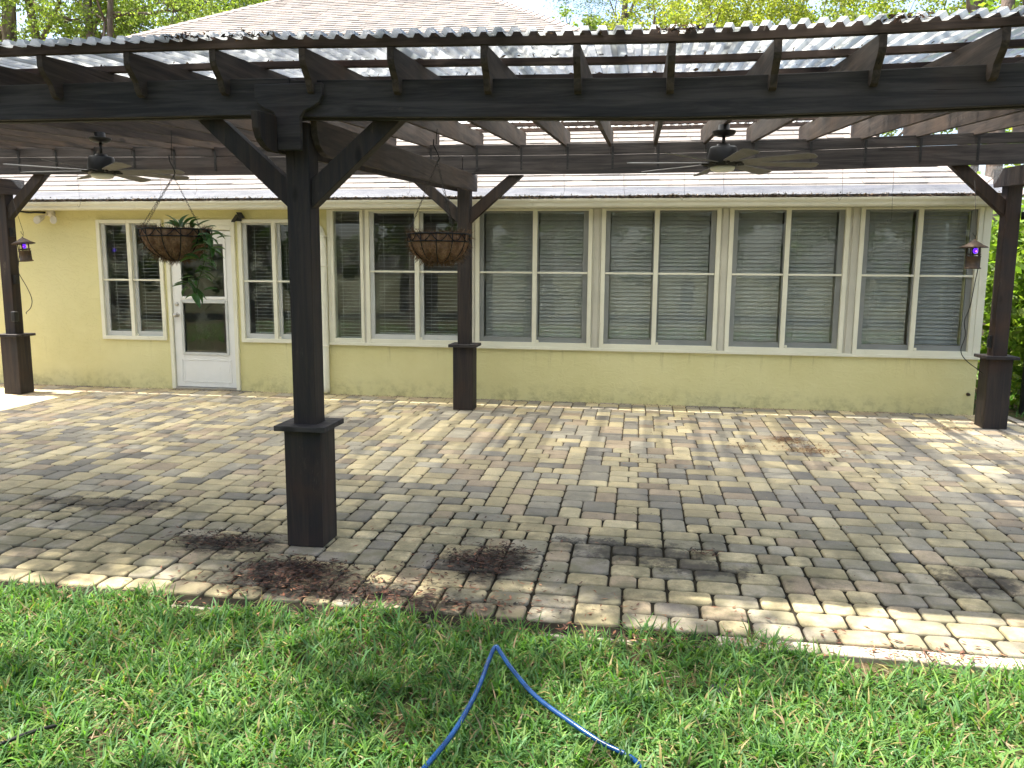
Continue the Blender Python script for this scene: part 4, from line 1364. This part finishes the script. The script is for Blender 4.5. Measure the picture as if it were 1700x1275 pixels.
st_ = MB()
ol = [(.07 * math.cos(a) * (1 + .15 * math.sin(3 * a)), .05 * math.sin(a) * (1 + .1 * math.cos(2 * a))) for a in [i * math.pi / 5 for i in range(10)]]
st_.prism([(.42 + x, 3.22 + y) for x, y in ol], 2, lz(.42, 3.22) - .01, lz(.42, 3.22) + .028)
tagp(st_.build('flat_stone', simple('slate_stone', (.03, .035, .05), (.07, .075, .09), 30, .7, .3, 0, .5), None, .008), 'small dark flat stone half hidden in the grass near the patio edge', 'stone')

# leaf litter on the paving
RED = [(.20, .085, .05), (.28, .12, .07), (.13, .06, .04), (.34, .19, .11), (.09, .045, .035)]
DARKL = [(.03, .02, .017), (.05, .03, .024), (.08, .04, .03), (.02, .016, .014)]
def litter(name, spots, label, pal, smin=.02, smax=.05, asp=.32, lift=.006, heap=.004):
    Cs = []
    for (x, y, rx_, ry_, n) in spots:
        Cs.append(np.column_stack([rng.normal(x, rx_, n), rng.normal(y, ry_, n)]))
    C = np.vstack(Cs); C = C[(C[:, 1] > YE - .25) & (C[:, 1] < YW - .03)]
    n = len(C)
    z = np.array([gz(b) if b > YE else gz(b) + .0 for b in C[:, 1]]) + lift + np.abs(rng.normal(0, heap, n))
    C3 = np.column_stack([C, z])
    V, F, T = leaves(C3, rng.uniform(smin, smax, n), asp, palette(n, pal, .25))
    V = V.reshape(n, 4, 3); V[:, :, 2] = z[:, None] + (V[:, :, 2] - z[:, None]) * .22
    return tagp(npmesh(name, V.reshape(-1, 3), F, LITTER, None, T, 'stuff'), label, None)
litter('wet_leaf_heap', [(-1.92, 4.02, .16, .10, 1040), (-1.78, 4.12, .12, .06, 320), (-.86, 4.36, .13, .10, 840), (-.72, 4.55, .09, .06, 260), (-2.50, 4.42, .16, .08, 760), (-1.5, 3.84, .26, .07, 640), (-1.08, 3.76, .2, .05, 180), (.42, 4.72, .05, .03, 60), (-1.2, 4.05, .2, .1, 160)], 'dark wet heaps of rotting leaves around the foot of the front post', DARKL + [(.14, .07, .045)], .018, .062, .3, .006, .014)
litter('red_leaf_litter', [(-1.9, 3.85, .28, .12, 190), (-1.3, 3.85, .35, .14, 240), (-.75, 3.95, .30, .18, 150), (-.5, 3.75, .5, .12, 120), (.2, 3.75, .6, .12, 90), (1.3, 3.68, .35, .05, 110), (1.35, 3.62, .2, .03, 80), (.3, 3.60, .7, .03, 130), (-1.2, 3.56, .8, .04, 190), (-2.6, 3.6, .5, .05, 60), (-.9, 4.7, .4, .25, 90), (-2.0, 4.0, .5, .2, 90)], 'reddish brown fallen leaves scattered along the front of the patio', RED, .02, .055)
litter('pine_straw_patch', [(1.47, 7.90, .10, .07, 520), (1.62, 7.50, .17, .07, 560), (1.55, 7.68, .15, .12, 160), (1.0, 7.56, .07, .05, 120), (3.25, 8.72, .14, .05, 130), (2.1, 4.85, .1, .04, 0), (-3.1, 7.95, .12, .16, 60), (2.4, 6.75, .12, .18, 60), (.2, 6.9, .18, .15, 60), (.6, 8.2, .4, .5, 60), (2.5, 7.6, .6, .4, 80)], 'small heaps of dry brown leaves near the window wall', [(.30, .15, .07), (.22, .11, .055), (.38, .22, .12), (.15, .08, .05)], .02, .06, .2)
litter('wall_foot_debris', [(x, 9.50, .22, .025, 70) for x in np.linspace(-8, 3.6, 34)] + [(-6.9, 9.48, .2, .03, 120), (1.0, 9.45, .25, .04, 80)], 'dark crumbs of leaf debris along the foot of the yellow wall', DARKL + [(.15, .09, .06)], .012, .03, .5)
litter('scattered_debris', [(-2.5, 6.5, 2.6, 1.6, 420), (1.5, 6.0, 1.6, 1.5, 380), (-5.5, 8, 1.2, .8, 120)], 'tiny leaf crumbs strewn thinly over the whole patio', RED + DARKL + [(.4, .28, .14)], .008, .026, .4)

# ------------------------------------------------------------------ trees and shrubs
def limb(m_, p, d, L, r_, depth, tips, q, bendz=.12):
    p = Vector(p); d = Vector(d).normalized()
    pts, rs = [p.copy()], [r_]
    n = 5
    for i in range(n):
        d = (d + Vector((q.gauss(0, .13), q.gauss(0, .13), q.gauss(bendz * .3, .08)))).normalized()
        p = p + d * (L / n)
        pts.append(p.copy()); rs.append(r_ * (1 - .55 * (i + 1) / n))
    m_.tube(pts, rs, 7 if depth else 5, True, False)
    tips.append(p.copy())
    if depth > 0:
        for k in range(q.choice((2, 3))):
            a = pts[q.randrange(2, n + 1)]
            dd = (d + Vector((q.gauss(0, .7), q.gauss(0, .7), q.gauss(.1, .35)))).normalized()
            limb(m_, a, dd, L * q.uniform(.5, .75), r_ * .5, depth - 1, tips, q)
def tree(name, label, base, h, tr, lean, crown, nl, ls, pal, group=None, forks=4, seed=1, clump=.55, depth=2, aspect=.55):
    """crown: list of (cx,cy,cz,rx,ry,rz) ellipsoids filled with leaf clumps"""
    q = random.Random(seed)
    t = thing(name, label, 'tree', base, group)
    m_ = MB(); tips = []
    B = Vector(base); T = B + Vector((lean[0], lean[1], h))
    pts, rs = [], []
    for i in range(8):
        k = i / 7
        pts.append(B + (T - B) * k + Vector((math.sin(k * 3 + seed) * .12 * h / 8, math.cos(k * 2.3 + seed) * .10 * h / 8, -.3 if i == 0 else 0)))
        rs.append(tr * (1.35 if i == 0 else 1.0 - .42 * k))
    m_.tube(pts, rs, 12, True, False)
    for k in range(forks):
        a = pts[q.choice((4, 5, 6, 7))]
        c = q.choice(crown)
        tgt = Vector((c[0] + q.gauss(0, c[3] * .5), c[1] + q.gauss(0, c[4] * .5), c[2] + q.gauss(0, c[5] * .4)))
        limb(m_, a, tgt - a, (tgt - a).length * .8, tr * .42, depth, tips, q)
    m_.build('trunk', BARK, t)
    tot = sum(c[3] * c[4] * c[5] for c in crown) 
    CC, SZ, TN = [], [], []
    for c in crown:
        n = int(nl * c[3] * c[4] * c[5] / tot)
        nc = max(6, int(n / 70))
        u = rng.normal(size=(nc, 3)); u /= np.linalg.norm(u, axis=1)[:, None]
        u *= (rng.random((nc, 1)) ** .45)
        cc = np.array(c[:3]) + u * np.array(c[3:6])
        idx = rng.integers(0, nc, n)
        P = cc[idx] + rng.normal(0, clump * .45, (n, 3)) * np.array([1, 1, .65])
        CC.append(P)
        ct = (1 + rng.normal(0, .22, nc)).clip(.5, 1.6)
        TN.append(palette(n, pal, .15) * ct[idx][:, None])
    C = np.vstack(CC); T_ = np.vstack(TN)
    V, F, T2 = leaves(C, rng.uniform(.65, 1.3, len(C)) * ls, aspect, T_, 0, .15)
    npmesh('crown', V, F, LEAF, t, T2, 'stuff')
    return t
def shrub(name, label, x, y, h, w, nl, ls, pal, group=None, z0=None):
    t = thing(name, label, 'shrub', (x, y, lz(x, y)), group)
    m_ = MB()
    q = random.Random(int(x * 37 + y * 91))
    zb = lz(x, y)
    nst = 9
    tips = []
    for k in range(nst):
        a = 2 * math.pi * k / nst + q.random()
        hh = h * q.uniform(.55, .98); r_ = w * q.uniform(.2, .8)
        pts = [Vector((x + .05 * math.cos(a), y + .05 * math.sin(a), zb - .05)), Vector((x + r_ * .4 * math.cos(a), y + r_ * .4 * math.sin(a), zb + hh * .55)), Vector((x + r_ * math.cos(a), y + r_ * math.sin(a), zb + hh))]
        m_.tube(pts, [.018, .012, .005], 5, True, False)
        tips.append(pts)
    m_.build('stems', BARK, t)
    n = nl
    k = rng.integers(0, nst, n); s_ = rng.random(n) ** .6
    P = np.empty((n, 3))
    TP = np.array([[list(p) for p in pp] for pp in tips])
    a = np.where(s_[:, None] < .5, TP[k, 0] + (TP[k, 1] - TP[k, 0]) * (s_[:, None] * 2), TP[k, 1] + (TP[k, 2] - TP[k, 1]) * (s_[:, None] * 2 - 1))
    P = a + rng.normal(0, .16 * w + .05, (n, 3))
    P[:, 2] = np.maximum(P[:, 2], zb + .08)
    V, F, T = leaves(P, rng.uniform(.7, 1.3, n) * ls, .5, palette(n, pal, .22), 0, .25)
    npmesh('foliage', V, F, LEAF, t, T, 'stuff')
    return t

FARG = [(.22, .27, .06), (.17, .22, .05), (.26, .30, .08), (.13, .18, .045)]
BR = [(.13, .21, .03), (.17, .25, .035), (.10, .17, .028), (.20, .26, .045)]
# beside the right corner of the house
sp = [(4.75, 10.3, 2.0, .55, 2800, 'bright green shrub just behind the right post, nearest the wall corner'), (5.6, 9.8, 1.8, .6, 2600, 'broad leaved green shrub right of the right post, at the frame edge'),
      (5.0, 11.8, 2.8, .75, 3200, 'taller sunlit shrub filling the gap between wall corner and post'), (6.1, 11.2, 2.5, .75, 2800, 'leafy sunlit shrub seen right of the post shaft'),
      (5.9, 13.2, 3.1, .9, 3200, 'tallest pale green shrub rearmost of the clump beyond the corner'), (7.2, 12.6, 2.9, 1.0, 2800, 'wide green shrub farthest right in the clump beyond the corner')]
for (x, y, h, w, n, lb) in sp:
    shrub('leafy_shrub', lb, x, y, h, w, n, .13, BR, 'broad leaved shrubs beside the house')
shrub('low_shrub', 'low dark green shrub at the foot of the fence', 4.95, 9.55, .75, .45, 900, .09, DARKG)
# metal picket fence
fx0, fx1, fy = 4.45, 9.2, 9.95
fen = thing('picket_fence', 'black metal picket fence among the shrubs right of the house', 'fence', (fx0, fy, lz(fx0, fy)))
zf = lz(fx0, fy)
for z in (.12, .55, .95):
    box('rail', FENCEM, fen, fx0, fx1, fy - .012, fy + .012, zf + z, zf + z + .03)
pm = None
for k in range(int((fx1 - fx0) / .11)):
    x = fx0 + .05 + k * .11
    if pm is None:
        pm = MB().box(x - .008, x + .008, fy - .0085, fy + .0085, zf + .04, zf + 1.05).build('picket', FENCEM, fen)
        x00 = x
    else:
        c = cpy(pm, fen); c.location = (x - x00, 0, 0)
for x in (fx0, 6.8, fx1):
    box('fence_post', FENCEM, fen, x - .025, x + .025, fy - .025, fy + .025, zf - .1, zf + 1.12)

# trees behind and beside the house (the photo shows trunks at upper left and upper right)
TG = 'trees standing beyond the house'
tree('oak_tree', 'thick grey trunked tree rising beyond the roof at far left', (-25.3, 30, -.3), 13.0, .42, (.2, 0), [(-25, 29, 13, 4.5, 4, 3.0), (-27, 31, 9, 3.5, 3, 2.6)], 15080, 0.15, FARG, None, 5, 3)
tree('oak_tree', 'leaning tree forking just right of the far left trunk', (-23.3, 30.5, -.3), 12.5, .26, (-1.6, 0), [(-23.0, 31, 11, 3.2, 3, 3), (-22, 33, 13, 3, 3, 2.5)], 13340, 0.14, FARG, None, 5, 5)
tree('oak_tree', 'slender dark trunked tree left of the roof hip, the left of a pair', (-21.5, 30, -.3), 13.5, .22, (.15, 0), [(-21, 31, 13, 3.4, 3, 3), (-19.6, 32, 9.5, 3, 3, 2.4)], 14500, 0.14, FARG, None, 5, 8)
tree('oak_tree', 'slender tree leaning right, the right of a pair by the roof hip', (-20.9, 29.5, -.3), 13.5, .17, (.8, 0), [(-18.3, 31, 12.5, 3.2, 3, 3), (-16, 32, 11.5, 3.0, 3, 2.4)], 15080, 0.13, FARG, None, 5, 9)
tree('oak_tree', 'dark leafy tree touching the left slope of the shingled roof', (-14.3, 33, -.3), 12, .2, (.1, 0), [(-14.5, 33, 12.5, 3.6, 3, 2.8), (-12.5, 34, 14.8, 3, 3, 1.8)], 15660, 0.13, GREENS + FARG, None, 5, 11)
tree('oak_tree', 'pale yellow green tree far behind the left end of the ridge', (-26, 42, -.3), 13, .25, (0, 0), [(-27, 42, 13, 8, 3, 4.5), (-18, 44, 14, 7, 3, 4.5)], 26100, 0.19, FARG, None, 5, 12)
BY = [(.27, .29, .05), (.32, .32, .06), (.22, .25, .045), (.17, .20, .04)]
tree('oak_tree', 'bright yellow green tree beyond the right slope of the roof', (2.6, 33, -.3), 9.5, .24, (.3, 0), [(2.2, 33, 11.2, 3.8, 3, 3.0), (5.0, 33, 11.0, 3.2, 3, 2.8), (-.2, 34, 10.0, 2.4, 2.4, 2.0)], 26100, 0.13, BY, None, 6, 15)
tree('pine_tree', 'wispy pine showing beside the right roof hip', (-1.2, 40, -.3), 16, .2, (0, 0), [(-1.0, 40, 14.5, 1.7, 2, 3.0), (-3.0, 41, 15.2, 1.6, 2, 2.2)], 5510, 0.15, DARKG + GREENS, None, 4, 17, .7, 2, .2)
tree('oak_tree', 'loose light green tree between the yellow tree and the thick right trunk', (8.2, 32, -.3), 10, .16, (.2, 0), [(8.0, 32, 11.3, 3.0, 3, 2.8), (10, 34, 9.5, 3, 3, 2.5)], 12180, 0.13, LIGHTG + BY, None, 6, 19, .6)
tree('oak_tree', 'thick pinkish grey trunk rising above the pergola at upper right', (10.85, 30, -.3), 16, .40, (.1, 0), [(11.5, 30, 15.5, 4, 3, 3), (13.5, 31, 11, 3, 3, 2.5)], 13340, 0.14, LIGHTG, None, 6, 21)
tree('oak_tree', 'light green tree at the far upper right corner', (17.5, 29, -.3), 11, .2, (.2, 0), [(14.6, 29, 11, 3.2, 3, 3.4), (17, 29, 10, 3, 3, 3)], 15080, 0.13, LIGHTG + BY, None, 5, 23)
tree('oak_tree', 'distant soft green tree low behind the right roof hip', (-2, 52, -.3), 12, .25, (0, 0), [(-6, 52, 14, 5, 3, 4), (1.5, 52, 14, 5.5, 3, 4.5)], 22000, .24, FARG, None, 5, 31)
tree('oak_tree', 'far pale green tree filling the gap behind the thick right trunk', (10, 46, -.3), 13, .25, (0, 0), [(6, 46, 13.5, 6, 3, 3.5), (15, 45, 13, 7, 3, 4.5)], 23200, 0.19, LIGHTG, None, 5, 25)
tree('oak_tree', 'mid green tree with a brown trunk behind the shrubs right of the wall', (6.0, 15.5, -.2), 7, .17, (.25, .2), [(7.5, 17, 5.5, 2.2, 2, 1.8), (8.5, 16, 3.4, 1.8, 1.6, 1.4)], 4800, .14, BR, None, 5, 27)
tree('oak_tree', 'broad bright green tree far beyond the shrubs at right', (10.0, 19.5, -.2), 7, .2, (.1, 0), [(9.6, 19.5, 4.8, 3.0, 2.2, 3.0), (13, 18, 5, 3, 2.5, 3)], 7000, .17, BR + LIGHTG, None, 5, 29)

# trees behind the viewer: their crowns throw the dappled shade and show in the panes
def canopy(label, base, h, tr, spots, leaves_per, ls, seed):
    """a tall oak; spots are (ground x, ground y, radius, height) that its clumps shade"""
    q = random.Random(seed)
    t = thing('shade_oak', label, 'tree', base, None)
    m_ = MB(); tips = []
    B = Vector(base); T = B + Vector((0, 0, h))
    m_.tube([B - Vector((0, 0, .3)), B + Vector((.05, 0, h * .35)), B + Vector((-.05, .1, h * .7)), T], [tr * 1.3, tr, tr * .85, tr * .6], 12, True, False)
    CC = []
    for i, (gx, gy, r_, z) in enumerate(spots):
        k = z / SUN.z
        c = Vector((gx + SUN.x * k, gy + SUN.y * k, z))
        if i % 5 == 0:
            st = T - Vector((0, 0, q.uniform(0, h * .3)))
            mid = st + (c - st) * .5 + Vector((q.gauss(0, .3), q.gauss(0, .3), .5))
            m_.tube([st, mid, c], [tr * .17, tr * .09, .012], 6, True, False)
        n = int(leaves_per * r_ * r_)
        a = rng.normal(0, 1, (n, 3)) * np.array([r_ * .5, r_ * .5, .30])
        CC.append(np.array(c) + a)
    m_.build('trunk', BARK, t)
    C = np.vstack(CC)
    V, F, T2 = leaves(C, rng.uniform(.6, 1.3, len(C)) * ls, .6, palette(len(C), DARKG + GREENS, .2))
    npmesh('crown', V, F, LEAF, t, T2, 'stuff')
    return t
q = random.Random(77)
S1, S2, S3 = [], [], []
# shade on the front half of the pergola roof and the patio edge
for x in np.arange(-9, 5.0, .75):
    for y in np.arange(4.0, 7.7, .6):
        far = min(1, max(0, (y - 5.6) / 1.7))
        if .3 < x < 2.3 and y < 4.7: continue
        if x < -3.3 and y < 4.3: continue
        if q.random() < .95 - .80 * far:
            S1.append((x + q.uniform(-.3, .3), y + q.uniform(-.25, .25), q.uniform(.45, .7), q.uniform(8.5, 11)))
# lit openings over the lawn and patio edge: (x, y, r)
gaps = [(1.2, 3.78, .62), (.95, 3.15, .36), (1.8, 2.95, .36), (-3.0, 3.3, .45), (-2.1, 2.66, .34), (.15, 2.95, .26), (-.75, 2.4, .24), (1.05, 2.45, .28),
        (-3.3, 4.2, .24), (-1.5, 3.88, .14), (.38, 3.98, .16), (-1.55, 2.9, .16), (-2.5, 3.7, .14), (-.2, 2.5, .14), (-1.35, 2.3, .2)]
for x in np.arange(-8, 6, .33):
    for y in np.arange(-1.5, 4.05, .33):
        xx_, yy_ = x + q.uniform(-.16, .16), y + q.uniform(-.16, .16)
        if any((xx_ - a) ** 2 + (yy_ - b) ** 2 < (r_ + .15) ** 2 for a, b, r_ in gaps): continue
        if q.random() < (.95 if yy_ > 3.55 else .72):
            (S2 if x < -1 else S3).append((xx_, yy_, q.uniform(.26, .42), q.uniform(7.5, 10)))
canopy('tall oak behind the viewer shading the front of the pergola roof', (-6.5, -4.5, -.3), 9.5, .38, S1, 1150, .13, 4)
canopy('tall oak left of the lawn shading its left half', (-9.5, 1.2, -.3), 8.5, .30, S2, 900, .11, 6)
canopy('tall oak right of the lawn shading its right half', (6.8, -1.5, -.3), 8.5, .33, S3, 900, .11, 7)
BG = 'trees at the back of the lawn'
for i, (x, y, h, w) in enumerate(((-15, -11, 8, 3.2), (-9.5, -13, 9, 3.4), (-3.5, -12.5, 8, 3.0), (2.0, -14, 9, 3.4), (7.5, -12, 8, 3.2), (13, -13, 9, 3.6), (-20, -9, 8, 3.2))):
    tree('yard_tree', 'leafy tree at the back of the lawn, mirrored in the panes', (x, y, -.3), h * 1.1, .26, (.2, .1), [(x, y, h * 1.15, w * 1.5, w, h * .5), (x + .8, y + .5, h * .4, w * 1.3, w * .8, h * .4)], 9000, .30, DARKG + GREENS, BG, 4, 40 + i)
